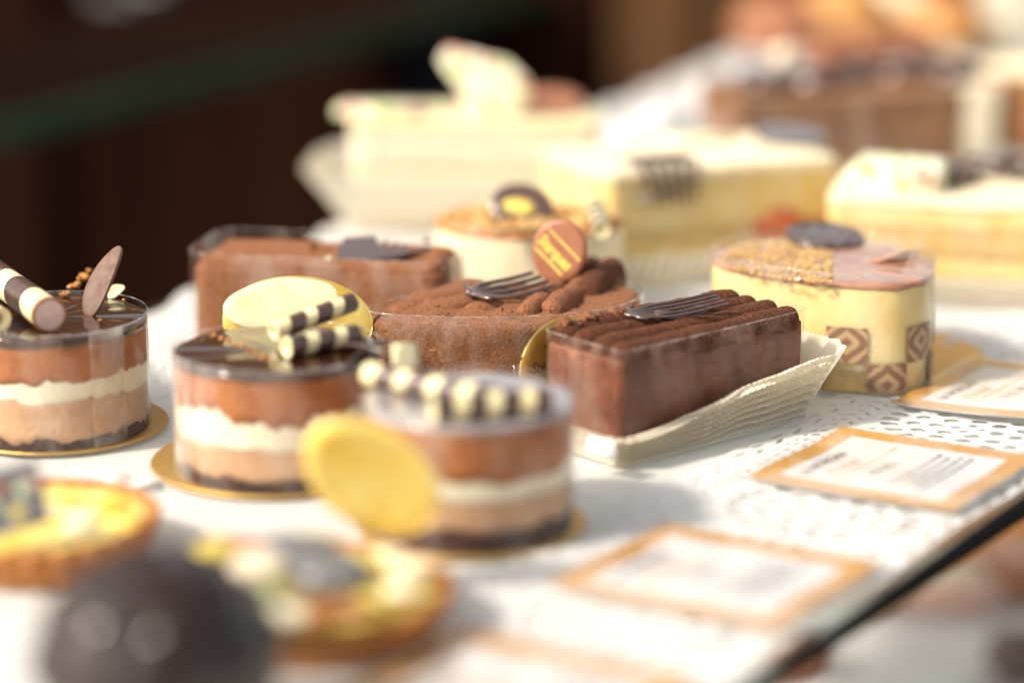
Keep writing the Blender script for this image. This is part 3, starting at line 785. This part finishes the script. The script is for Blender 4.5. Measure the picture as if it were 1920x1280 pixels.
disc = mesh('chocolate_disc', *plate([(1.20 * math.cos(q) * (1 + .02 * math.sin(3 * q)), 1.38 * math.sin(q)) for q in [2 * math.pi * i / 60 for i in range(60)]], .22, Md, bev=.06), M['milkchoc'], mid)
Mt = Md @ Matrix.Rotation(R(-36), 4, 'Z')
text_mesh('Sterques', .62, M['gold_ink'], 'gold_lettering', disc, Mt @ Matrix.Translation((-.98, -.38, .125)) @ Matrix.Diagonal((.82, 1.15, 1, 1)), shear=.1, bold=.022)
for yy in (.30, .36): pass
bars = join([quadbox([(-.95, .34), (.93, .34), (.93, .42), (-.95, .42)], .118, .13), quadbox([(-.85, -.66), (.80, -.66), (.80, -.57), (-.85, -.57)], .118, .13)])
mesh('gold_bars', [Mt @ p for p in bars[0]], bars[1], M['gold_ink'], disc, False)
casem = thing('pleated_case', 'olive gold pleated paper case under the central cocoa cake', 'paper case', (cx, cy, .04), 0, 'pleated paper cases')
pleat_case(casem, om, .2, .45, 1.75, 'case_green', 85, .09, 0, nv=6)
mesh('case_base', *quadbox(offset(om[::2], .1), 0, .04), M['case_green'], casem, False)

# ---- brown box cake behind left
a0 = Vector((-14.0, 102.9, 0)); a1 = Vector((-3.0, 100.9, 0)); Lb = (a1 - a0).length; angb = math.atan2((a1 - a0).y, (a1 - a0).x)
nb = Vector((-math.sin(angb), math.cos(angb), 0)); cb = (a0 + a1) / 2 + nb * 2.5
bb = thing('chocolate_box_cake', 'long cocoa cake behind the middle round cake with a grey chocolate leaf on top', 'cake', (cb.x, cb.y, .12), angb, 'cocoa dusted chocolate cakes')
ob = rrect(Lb, 5.0, .8)
v, f = solid(ob, .02, 4.3, .35, side=.06, K=10, zs=8, seed=70, topfn=lambda x, y: .05 * fbm((x, y, 9), 1.2, 3)); mesh('sponge_body', v, f, M['cocoa'], bb)
for k in range(4):
    vs, fs = finger(Lb - .5, 1.2, .42, 80 + k * 7, .05, 80, 14); mesh('ladyfinger', [p + Vector((0, -1.75 + 1.17 * k, 4.2)) for p in vs], fs, M['cocoa'], bb)
mesh('acetate_collar', *shell(offset(ob, .12), .05, 4.85, 8, .12), M['film'], bb)
rim_line(ob, .24, lambda i: 4.85, bb)
P = lambda px, py, z: local(bb, G(px, py, z))
lf = [(-2.0, -.75), (-.6, -.8), (.6, -.72), (2.0, -.3), (2.05, -.2), (1.0, -.42), (.95, .1), (.55, -.35), (.5, .35), (.15, -.4), (.05, .55), (-.2, -.1), (-.5, .7), (-1.9, .75), (-2.1, 0)]
Mx = Matrix.Translation(P(722, 470, 4.85) + Vector((0, 0, .15))) @ Euler((R(11), R(-4), R(8))).to_matrix().to_4x4() @ Matrix.Diagonal((1, 1.7, 1, 1))
def flat_plate(outl, th, Mx):
    bm = bmesh.new(); vs = [bm.verts.new((x, y, -th / 2)) for x, y in outl]; fc = bm.faces.new(vs)
    r = bmesh.ops.extrude_face_region(bm, geom=[fc]); 
    for e in r['geom']:
        if isinstance(e, bmesh.types.BMVert): e.co.z += th
    bmesh.ops.triangulate(bm, faces=bm.faces[:]); bm.verts.index_update()
    v_ = [Mx @ v.co for v in bm.verts]; f_ = [tuple(q.index for q in x.verts) for x in bm.faces]; bm.free(); return v_, f_
mesh('chocolate_leaf', *flat_plate(lf, .14, Mx), M['choc_shiny'], bb, False)
crumbs(bb, [P(588, 458, 4.8), P(584, 466, 4.8), P(800, 452, 4.8)], .12, .2, 'cocoa', 'cake_crumb')
crumbs(bb, [P(618, 484, 4.8)], .12, .14, 'white', 'sugar_crumb')

# ---- small cream cake with crumb top behind the centre
pc = G(992, 408, 4.7); small, H = layered('cream_cake', 'cream cake with toasted crumb top behind the lettered chocolate disc', 'cake', (pc.x, pc.y, .12), 0, circ(4.45, 96, .85),
    [('sponge_base', 'sponge', .9, .1), ('cream_body', 'pale', 4.3, .05), ('crumb_crust', 'crumb', 4.55, 0)], 'small cream cakes', 50)
P = lambda px, py, z: local(small, G(px, py, z))
rr = random.Random(5); q = []
for _ in range(230):
    a = rr.random() * 6.28; r_ = 4.2 * math.sqrt(rr.random()); q.append((r_ * math.cos(a), r_ * .85 * math.sin(a), 4.6))
crumbs(small, q, .08, .22, 'nut', one='toasted_crumbs', seed=1)
Mx = Matrix.Translation(P(978, 408, 4.7) + Vector((0, 0, .55))) @ Euler((R(50), R(10), R(-10))).to_matrix().to_4x4()
mesh('chocolate_disc', *plate(circ(1.5, 40, .8), .15, Mx), M['choc'], small)
mesh('yellow_print', *plate(circ(.75, 24, .5), .03, Mx @ Matrix.Translation((-.1, -.1, .11)), K=2), M['gold_ink'], small)
striped_roll(small, P(1128, 432, 5.05), P(1115, 385, 5.4), .42, 8, .2, True, 0)
petal(small, P(925, 440, 4.85), P(1035, 432, 4.9), .8, 'choc', 'chocolate_shard', side=(0, -1, .2))

# ------------------------------------------------------------------ yellow petal cake on a gold board
pts = [(8.7, 101.6), (10.4, 99.2), (13.2, 97.4), (15.9, 96.9), (17.5, 98.6), (17.9, 102.2), (16.2, 105.6), (12.6, 106.4), (9.6, 104.6)]
cx = sum(p[0] for p in pts) / 9; cy = sum(p[1] for p in pts) / 9
g = G(1600, 690, 0)
bdy = gold_board(1618, 668, 5.25, 'round gold board under the yellow cake with printed band')
oy = smooth_outline([(p[0] - cx, p[1] - cy) for p in pts], 128)
yel, H = layered('cream_petal_cake', 'yellow cream cake with crumb and pink glaze top, dark disc and printed band', 'cake', (cx, cy, .24), 0, oy,
    [('sponge_base', 'sponge', .7, .1), ('cream_body', 'yellow', 4.45, .03), ('caramel_glaze', 'caramel_glaze', 4.7, 0)], 'small cream cakes', 61, film_top=.3)
P = lambda px, py, z: local(yel, G(px, py, z))
rr = random.Random(15); q = []
for _ in range(1100):
    px, py = rr.uniform(1335, 1560), rr.uniform(440, 530)
    p = P(px, py, 4.95); 
    if (p.x / 4.6) ** 2 + (p.y / 4.5) ** 2 < 1.0 and p.x < 2.2 - .5 * rr.random(): q.append((p.x, p.y, 4.74))
crumbs(yel, q, .035, .085, 'nut', one='toasted_crumbs', seed=2)
Mx = Matrix.Translation(P(1547, 452, 4.95) + Vector((0, 0, .25))) @ Euler((R(7), R(3), 0)).to_matrix().to_4x4()
med = mesh('chocolate_medallion', *plate(circ(1.78, 48), .2, Mx, bend=lambda x, y: -.03 * (x * x + y * y) * .4 + .015 * fbm((x * 3, y * 3, 0), 1)), M['choc_shiny'], yel)
for k in range(8):
    a = k * math.pi / 4; mesh('raised_mark', *blob(Mx @ Vector((1.15 * math.cos(a), 1.15 * math.sin(a), .11)), .17, k, .1, 1, .8, .3, 1), M['choc'], med)
mesh('raised_rim', *tube([Mx @ Vector((1.6 * math.cos(2 * math.pi * i / 40), 1.6 * math.sin(2 * math.pi * i / 40), .085)) for i in range(41)], .05, 6), M['choc'], med)
petal(yel, P(1640, 490, 5.0), P(1720, 470, 5.05), 1.4, 'caramel_glaze', 'glaze_shard', side=(0, -1, .1))
# film tip that stands up at the right
tip = P(1722, 520, 4.8)
tp = [tip + Vector((-.8, .3, -.3)), tip + Vector((.35, 0, -.6)), tip + Vector((.05, .2, 2.1))]
mesh('collar_tip', tp, [(0, 1, 2)], M['film'], yel, False)
def band_mat():
    m, t, b, o = base('printed_band')
    uvn = t.nodes.new('ShaderNodeUVMap'); 
    ck = t.nodes.new('ShaderNodeTexChecker'); ck.inputs['Scale'].default_value = 1; t.links.new(uvn.outputs[0], ck.inputs[0])
    mp = t.nodes.new('ShaderNodeMapping'); mp.inputs['Scale'].default_value = (2, 2, 1); mp.inputs['Location'].default_value = (-1, -1, 0)
    fr = t.nodes.new('ShaderNodeVectorMath'); fr.operation = 'FRACTION'; t.links.new(uvn.outputs[0], fr.inputs[0]); t.links.new(fr.outputs[0], mp.inputs[0])
    wv = t.nodes.new('ShaderNodeTexWave'); wv.wave_type = 'BANDS'; wv.bands_direction = 'DIAGONAL'; wv.inputs['Scale'].default_value = .75; wv.inputs['Distortion'].default_value = 3.6; wv.inputs['Detail'].default_value = 2; wv.inputs['Detail Scale'].default_value = 1.5
    ab = t.nodes.new('ShaderNodeVectorMath'); ab.operation = 'ABSOLUTE'; t.links.new(mp.outputs[0], ab.inputs[0]); t.links.new(ab.outputs[0], wv.inputs[0])
    col = ramp(t, wv.outputs['Fac'], [(.25, (.22, .12, .07)), (.85, (.44, .30, .17))]); t.links.new(col, b.inputs['Base Color']); b.inputs['Roughness'].default_value = .5
    tr = t.nodes.new('ShaderNodeBsdfTransparent'); mx = t.nodes.new('ShaderNodeMixShader'); t.links.new(ck.outputs['Fac'], mx.inputs[0]); t.links.new(tr.outputs[0], mx.inputs[1]); t.links.new(b.outputs[0], mx.inputs[2])
    t.links.new(mx.outputs[0], o.inputs[0]); return m
vs, fs, uv = [], [], []; ofy = offset(oy, .13); per = 0; n = len(ofy)
for i in range(n + 1):
    p = ofy[i % n]
    if i: per += (Vector(p) - Vector(ofy[(i - 1) % n])).length
    for z in (.15, 2.8): vs.append((p[0], p[1], z)); uv.append((per / 1.75 + .38, (z - .15) / 1.75 + .35))
for i in range(n): fs.append((2 * i, 2 * i + 2, 2 * i + 3, 2 * i + 1))
mesh('printed_band', vs, fs, band_mat(), yel, True, uv)

# ------------------------------------------------------------------ big slices behind
def slice_cake(name, label, p0, p1, depth, H, layers, seed, bev=.35, grp='large cake slices at the back', fl=1.0, cm='case_white', rimh=2.2, casel=None):
    p0, p1 = Vector(p0), Vector(p1); L = (p1 - p0).length; a = math.atan2((p1 - p0).y, (p1 - p0).x)
    n = Vector((-math.sin(a), math.cos(a), 0)); c = (p0 + p1) / 2 + n * depth / 2
    o_ = rrect(L, depth, .6, n=4)
    root, _ = layered(name, label, 'cake', (c.x, c.y, .12), a, o_, layers, grp, seed, film_top=.1)
    if casel:
        cs = thing('pleated_case', casel, 'paper case', (c.x, c.y, .04), a, 'pleated paper cases')
        pleat_case(cs, rrect(L + .2, depth + .2, .7, n=4), .06, fl, rimh, cm, 70, .16, 0, nv=8)
        mesh('case_base', *quadbox(o_, 0, .04), M[cm], cs, False)
    return root
# white slice
ws = slice_cake('white_cream_slice', 'tall white cream slice at the back with an upright flecked shard', G(655, 235, 5.9).xy.to_3d(), G(1120, 240, 5.9).xy.to_3d(), 7, 6,
    [('sponge_layer', 'sponge', 1.3, .12), ('cream_layer', 'pale', 2.3, .1), ('sponge_layer', 'pale', 3.2, .1), ('cream_layer', 'cream', 5.6, .1), ('white_glaze', 'white', 6.0, 0)], 90, fl=2.5, rimh=3.4,
    casel='white pleated paper case flaring left under the tall white slice')
P = lambda px, py, z: local(ws, G(px, py, z))
Mx = Matrix.Translation(P(905, 222, 6.0) + Vector((.2, 0, 0))) @ Euler((R(80), 0, R(5))).to_matrix().to_4x4()
mesh('flecked_shard', *plate([(-.9, -.1), (1.5, -.1), (2.5, 1.3), (2.3, 2.2), (1.2, 3.2), (-2.2, 4.0), (-2.6, 3.2), (-1.4, 1.4)], .25, Mx, K=3), M['flecked'], ws)
Mx = Matrix.Translation(P(1020, 205, 6.2) + Vector((0, 0, .3))) @ Euler((R(14), R(-4), 0)).to_matrix().to_4x4()
mesh('chocolate_disc', *plate(circ(2.2, 40), .25, Mx), M['milkchoc'], ws)
mesh('flecked_shard', *plate([(-2.4, -1.2), (2.3, -1), (2.4, 1), (-2.2, 1.3)], .5, Matrix.Translation(P(712, 212, 6.2) + Vector((0, 0, .2))), K=2), M['flecked'], ws)
# yellow slice
ys = slice_cake('yellow_cream_slice', 'yellow cream slice behind the centre with chocolate lattice and strawberry filling', G(1140, 335, 5.6).xy.to_3d(), G(1572, 302, 5.6).xy.to_3d(), 8.5, 6,
    [('sponge_layer', 'sponge', 1.1, .1), ('cream_layer', 'yellow', 2.0, .1), ('sponge_layer', 'sponge', 2.5, .1), ('cream_layer', 'yellow', 5.2, .1), ('white_glaze', 'pale', 5.7, 0)], 95, fl=1.0, rimh=1.7,
    casel='white pleated paper case under the yellow slice with strawberry filling')
P = lambda px, py, z: local(ys, G(px, py, z))
g = P(1432, 408, 0); 
mesh('strawberry_piece', *blob((local(ys, G(1432, 300, 5.6)).x + .1, -4.15, 2.5), 1.6, 3, .25, 1, .2, .55), M['berry'], ys)
mesh('strawberry_piece', *blob((local(ys, G(1520, 300, 5.6)).x, -4.2, 2.2), .8, 8, .2, 1, .2, .5), M['berry'], ys)
Mx = Matrix.Translation(P(1482, 262, 5.9) + Vector((0, 0, .15))) @ Euler((R(6), R(2), 0)).to_matrix().to_4x4()
mesh('chocolate_disc', *plate(circ(1.9, 40), .35, Mx), M['choc_shiny'], ys)
mesh('flecked_shard', *plate([(-1.8, -.9), (1.7, -.8), (1.6, 1), (-1.7, 1.1)], .3, Matrix.Translation(P(1310, 262, 5.9) + Vector((0, 0, .1))), K=2), M['flecked'], ys)
lc = local(ys, G(1222, 318, 5.6)); lc.y = -4.15; lat = []
for k in range(5):
    lat.append(tube([Vector((lc.x - 1.5 + .75 * k, lc.y + 1.2, 6.1)), Vector((lc.x - 1.3 + .75 * k, lc.y - .25, 6.05)), Vector((lc.x - .6 + .5 * k, lc.y - .65, 4.1))], .12, 8))
for zz, yy in ((6.12, 1.2), (6.1, .3), (4.3, -.66)):
    lat.append(tube([Vector((lc.x - 1.7, lc.y + yy, zz)), Vector((lc.x + 1.75, lc.y + yy, zz + (.9 if zz < 5 else 0)))], .14, 8))
mesh('chocolate_lattice', *join(lat), M['choc'], ys)
# slice at the right edge
rs = slice_cake('yellow_cream_slice', 'yellow cream slice at the right edge topped with white chocolate and dark crumble', G(1552, 372, 5.0).xy.to_3d(), G(2050, 395, 5.0).xy.to_3d(), 7.5, 6,
    [('sponge_layer', 'brown_slice', 1.2, .1), ('cream_layer', 'yellow', 2.2, .1), ('sponge_layer', 'sponge', 3.6, .1), ('cream_layer', 'yellow', 4.6, .1), ('white_glaze', 'pale', 5.0, 0)], 99, fl=1.0, rimh=1.6,
    casel='white pleated paper case under the slice at the right edge')
P = lambda px, py, z: local(rs, G(px, py, z))
mesh('white_chocolate_block', *plate([(-2.3, -1.4), (2.2, -1.5), (2.4, 1.4), (-1.9, 1.5)], 1.2, Matrix.Translation(P(1682, 352, 5.1) + Vector((0, 0, .65))) @ Euler((R(8), 0, R(-4))).to_matrix().to_4x4(), K=3, bev=.25), M['flecked'], rs)
rr = random.Random(3)
for k in range(16): mesh('dark_chunk', *blob(P(1775 + 11 * k, 345 - 28 * rr.random(), 5.2) + Vector((0, 0, .3)), rr.uniform(.45, .75), k * 3, .35, 1, .8, .8, 2), M['choc'], rs)
# caramel slice top right
bs2 = slice_cake('caramel_slice', 'tall caramel brown slice at the back right with dark chocolate pieces', G(1375, 190, 5.6).xy.to_3d(), G(1815, 178, 5.6).xy.to_3d(), 8, 6,
    [('sponge_layer', 'sponge', 1.3, .1), ('caramel_layer', 'brown_slice', 3.0, .2), ('caramel_layer', 'brown_slice', 5.2, .2), ('caramel_glaze', 'brown_slice', 5.6, 0)], 105)
P = lambda px, py, z: local(bs2, G(px, py, z))
for k, (px, py) in enumerate([(1405, 165), (1440, 172), (1480, 165), (1530, 168), (1580, 160), (1620, 150), (1690, 152), (1740, 140), (1790, 150)]):
    mesh('dark_chunk', *blob(P(px, py, 5.7) + Vector((0, 0, .35)), 1.15, k * 5, .35, 1.3, .9, .7, 2), M['choc'], bs2)
mesh('sugar_ball', *blob(P(1468, 135, 6) + Vector((0, 0, .9)), .8, 1, 0), M['cream'], bs2)
for k, (px, py) in enumerate([(1560, 120), (1640, 108), (1705, 100)]):
    mesh('cocoa_curl', *blob(P(px, py, 6) + Vector((0, 0, .6)), 1.5, k * 5 + 2, .25, 1.5, .8, .7, 2), M['milkchoc'], bs2)
# small pieces at the right edge
p = G(1838, 292, 0); w1 = thing('white_cream_block', 'narrow white cream block between the caramel slice and right edge', 'cake', (p.x, p.y + 3, .0), 0)
v, f = solid(rrect(2.6, 4, .4, n=4), 0, 4.6, .3, side=.1, K=4); mesh('cream_body', v, f, M['cream'], w1)
p = G(1905, 300, 0); w2 = thing('chocolate_wedge', 'brown chocolate wedge cut off by the right edge at the back', 'cake', (p.x + 1.6, p.y + 6, .0), R(-30))
v, f = solid(rrect(5, 6, .5, n=4), 0, 5.0, .4, side=.15, K=4); mesh('sponge_body', v, f, M['brown_slice'], w2)
v, f = solid(rrect(4.4, 5.2, .5, n=4), 5.0, 5.5, .15, K=4); mesh('cream_topping', v, f, M['pale'], w2)
# golden buns behind
for k, (px, py, r_, lb) in enumerate([(1470, 60, 4.0, 'dull brown bun leftmost of the blurred buns at the top right'), (1600, 60, 4.6, 'pale golden bun in the middle of the blurred buns'),
                                      (1690, 40, 4.2, 'light glazed bun between the pale and the dark golden bun'), (1795, 60, 3.8, 'dark golden bun rightmost of the blurred buns')]):
    p = G(px, py, 3); bn = thing('bun', lb, 'bun', (p.x, p.y + 4 + (k % 2) * 3, -.1), k, 'golden buns at the back right')
    v, f = blob((0, 0, r_ * .72), r_, k * 9, .1, 1, 1, .72, 4, .7); mesh('bun_dough', v, f, M[('milkchoc', 'bun', 'pale', 'bun')[k]], bn)
    mesh('paper_base', *loft([[(r_ * .72 * math.cos(a) * q, r_ * .72 * math.sin(a) * q, z) for a in [2 * math.pi * i / 40 for i in range(40)]] for q, z in ((1, 0), (1.12, 1.0), (1.14, 1.0), (1.02, .1))], cap1=False), M['case_white'], bn)
p = G(1895, 110, 0); st = thing('cream_box', 'pale cream cardboard box in the top right corner', 'box', (p.x + 2, p.y + 4, 0), R(10))
mesh('box_body', *quadbox(rrect(6, 8, .3, n=4), 0, 14), M['case_white'], st, False)
mesh('box_lid', *quadbox(rrect(6.3, 8.3, .3, n=4), 14.01, 15), M['case_white'], st, False)

# ------------------------------------------------------------------ tarts in the foreground
def tart(px, py, r, label, fill, z=1.5):
    p = G(px, py, z); root = thing('tart', label, 'tart', (p.x, p.y, .02), 0, 'fluted tarts in the foreground')
    n = 144; prof = [(r * .80, 0), (r * .84, .05), (r * .97, z * .8), (r, z), (r * .97, z + .06), (r * .91, z), (r * .88, z - .25)]
    rings = []
    for k, (q, zz) in enumerate(prof):
        r_ = []
        for i in range(n):
            a = 2 * math.pi * i / n; fl_ = (.028 * math.cos(a * 26)) * (1 if k < 5 else .2)
            jit = .02 * fbm((math.cos(a) * 4, math.sin(a) * 4, zz), 1.5, 3)
            r_.append((q * (1 + fl_ + jit) * math.cos(a), q * (1 + fl_ + jit) * math.sin(a), zz + (.05 * fbm((a * 3, zz, px), 1) if k > 2 else 0)))
        rings.append(r_)
    mesh('pastry_crust', *loft(rings, cap1=False), M['crust'], root)
    v, f = solid(circ(r * .89, 72), z - .6, z - .12, .1, topfn=lambda x, y: .10 * fbm((x, y, px), 1.0, 3) + .12 * (1 - (x * x + y * y) / r / r), K=14, zs=1); mesh('filling', v, f, M[fill], root)
    return root
t1 = tart(75, 965, 4.0, 'lemon yellow tart at the left edge with a grey chocolate square', 'lemon')
P = lambda px, py, z: local(t1, G(px, py, z))
Mx = Matrix.Translation(P(25, 985, 2.2) + Vector((0, 0, .9))) @ Euler((R(68), R(-12), R(20))).to_matrix().to_4x4()
sq = mesh('chocolate_square', *plate([(-1.1, -1), (1, -1.05), (1.1, 1), (-1, 1.1)], .12, Mx, K=3), M['slate'], t1)
for k in range(5): mesh('printed_spot', *plate(circ(.22, 14), .03, Mx @ Matrix.Translation((-.6 + .33 * k, .5 * math.sin(k * 2.2), .08)), K=2), M[('green', 'berry', 'gold_ink', 'green', 'pink')[k]], sq)
for k, (px, py) in enumerate([(120, 945), (160, 965), (205, 950), (150, 990), (230, 975), (90, 960)]):
    mesh('custard_highlight', *blob(P(px, py, 1.5), .5, k * 4, .25, 1.3, 1, .4, 3), M['pale' if k % 2 else 'lemon'], t1)  # pale blobs paint highlights onto the filling, lemon ones are topping
t2 = tart(592, 1098, 4.25, 'fruit tart in the foreground with a dark berry and pale grape', 'lemon')
P = lambda px, py, z: local(t2, G(px, py, z))
def bit(nm, px, py, r_, mt, sx=1, sy=1, sz=1, dz=.3, sd=0, am=.06): mesh(nm, *blob(P(px, py, 2.1) + Vector((0, 0, dz)), r_, sd, am, sx, sy, sz, 3), M[mt], t2)
bit('dark_berry', 622, 1098, 1.1, 'slate', 1.15, 1, .62, .35, 2)
bit('white_chocolate_piece', 488, 1092, .85, 'cream', 1.1, .9, .6, .5, 3)
bit('grape', 503, 1148, .52, 'green', 1, 1, 1, .5, 4)
bit('dark_berry', 560, 1050, 1.0, 'slate', 1.3, 1, .5, .3, 5)
bit('pineapple_piece', 405, 1052, .7, 'lemon', 1.3, 1, .6, .3, 6, .3)
bit('strawberry_piece', 470, 1045, .8, 'berry', 1.2, 1, .5, .2, 7, .3)
bit('strawberry_piece', 395, 1085, .8, 'choc', 1.3, 1, .5, .2, 8, .3)
for k, (px, py) in enumerate([(430, 1110), (455, 1150), (545, 1160), (600, 1158), (655, 1150), (530, 1030), (590, 1020), (365, 1070), (420, 1030)]):
    bit('fruit_slice', px, py, .62, ('milkchoc', 'slate', 'cream', 'caramel')[k % 4], 1.3, 1, .45, .15, 30 + k * 3, .25)
for k, (px, py) in enumerate([(690, 1040), (740, 1030), (770, 1060), (715, 1080), (760, 1095), (790, 1050), (700, 1115), (650, 1035)]):
    bit('custard_highlight', px - 10, py + 8, .48, 'pale' if k % 3 else 'lemon', 1.3, 1.1, .45, -.05, k * 3, .2)  # pale blobs stand in for bright highlights on the right of the tart

# dark chocolate ball nearest to the camera
g = G(280, 1040, 6.0)
ball = thing('chocolate_ball', 'large glossy dark chocolate ball blurred at the bottom left corner', 'pastry', (g.x, g.y + .9, 0), 0)
v, f = blob((0, 0, 2.9), 3.2, 4, .08, 1.04, 1, .90, 5, 2.6); mesh('chocolate_shell', v, f, M['ball'], ball)
o = pleat_case(ball, circ(1.9, 60), 0, .9, .9, 'case_white', 40, .1, 0, nv=4, name='paper_cup')

# small lace scrap in front of the left cake
g = G(205, 900, .3); o = mesh('doily_scrap', *sheet(lambda u, v: Vector((g.x - 1.6 + 3.2 * u, g.y - .5 + v * (1.1 + .3 * math.sin(u * 9)), .28 + .25 * math.sin(u * 4) * v + .1 * math.sin(u * 14))), 30, 8), M['lace']); tag(o, 'torn scrap of white doily in front of the leftmost round cake', 'paper')

# ------------------------------------------------------------------ lower shelf seen past the front edge
ZL = -30
low = thing('lower_shelf', 'lower display shelf blurred below the black glass edge', 'shelf', (0, 0, ZL))
lp = [along(-30, -60), along(190, -60), along(190, 58), along(-30, 58)]
mesh('shelf_board', *quadbox([(p.x, p.y) for p in lp], -2, -.1), M['liner'], low, False)
def on_low(px, py): return G(px, py, ZL)
def low_sheet(px, py, a, L, W, lab):
    p = on_low(px, py); e = Vector((math.cos(a), math.sin(a), 0)); n = Vector((-e.y, e.x, 0))
    def fn(u, v):
        q = p + e * (u - .5) * L + n * (v - .5) * W; rag = .4 * math.sin(u * 50) * (abs(v - .5) > .45)
        return Vector((q.x, q.y + rag, ZL + .05 + .15 * fbm((q.x, q.y, 0), .3, 2)))
    o = mesh('lower_doily', *sheet(fn, 60, 20), M['card']); tag(o, lab, 'doily', 'doilies on the lower shelf')
low_sheet(1690, 1225, R(20), 34, 14, 'white doily on the lower shelf at the bottom right corner')
def pastry(px, py, r_, mt, lab, sx=1, sy=1, sz=.6, sd=0, top=None):
    r_ *= 1.05; p = on_low(px, py); o = thing('pastry', lab, 'pastry', (p.x, p.y, ZL), 0, 'pastries on the lower shelf')
    mesh('pastry_body', *blob((0, 0, r_ * sz * .95), r_, sd, .09, sx, sy, sz, 4), M[mt], o)
    if top: mesh('topping', *blob((0, 0, r_ * sz * 1.75), r_ * .62, sd + 3, .3, sx, sy, sz * .5, 3), M[top], o)
pastry(1490, 1262, 2.0, 'milkchoc', 'small brown praline pastry under the shelf edge at the bottom', 1, 1, .8, 1)
pastry(1905, 1275, 2.0, 'choc', 'dark chocolate pastry in the bottom right corner', 1, 1, .8, 2)
pastry(1900, 1010, 4.6, 'apricot', 'orange red glazed pastry just below the black edge', 1.1, 1, .4, 3, 'caramel')
pastry(1790, 1070, 4.2, 'apricot', 'amber glazed pastry below the black edge', 1.2, 1, .4, 4)
pastry(1660, 1125, 3.2, 'milk', 'beige pastry left of the pink brown one on the lower shelf', 1.1, .9, .5, 5)
pastry(1780, 1140, 3.0, 'pink', 'pink brown pastry on the lower shelf with cream', 1.2, .9, .5, 6, 'cream')
pastry(1900, 1120, 3.0, 'milkchoc', 'brown pastry at the right edge of the lower shelf', 1.2, .9, .6, 7, 'pink')
p = on_low(1830, 930); 
for k, (px, py) in enumerate([(1850, 900), (1760, 950), (1700, 1000), (1640, 960)]):
    pastry(px, py, 3.6, ('apricot', 'apricot', 'milk', 'milk')[k], ('orange tart seen through the glass near the right edge', 'amber tart seen through the glass next to the orange tart', 'beige tart lower left of the amber tart under the glass', 'beige tart farthest left of those seen through the glass and lace')[k], 1.1, 1, .35, 20 + k)

# ------------------------------------------------------------------ rear glass shelf with green edge (top left)
zr = -4
q0 = G(-200, 282, zr); q1 = G(1000, -24, zr); dr = (q1 - q0).normalized(); nr_ = Vector((-dr.y, dr.x, 0))
rear = thing('rear_shelf', 'rear shelf with a dark green glass edge crossing the top left', 'shelf', (0, 0, 0))
e0, e1 = q0 - dr * 20, q1 + dr * 60
mesh('green_edge', *quadbox([(p.x, p.y) for p in (e0, e1, e1 + nr_ * .8, e0 + nr_ * .8)], zr - 2.0, zr), M['green_edge'], rear, False)
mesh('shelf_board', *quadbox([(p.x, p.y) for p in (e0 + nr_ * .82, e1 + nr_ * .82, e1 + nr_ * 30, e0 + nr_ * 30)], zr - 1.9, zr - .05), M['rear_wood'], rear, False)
p = G(235, 0, zr); gt = thing('grey_slab', 'flat grey tray at the top left corner on the rear shelf', 'slab', (p.x, p.y + 3, zr), R(65))  # plain grey slab with a thin rim, lying on the rear shelf
mesh('slab_body', *quadbox(rrect(9, 6, 1.2, n=4), 0, .8), M['slate'], gt, False)
mesh('slab_rim', *shell(rrect(9, 6, 1.2, n=4), .8, 1.4, 2, 0, .2), M['slate'], gt)
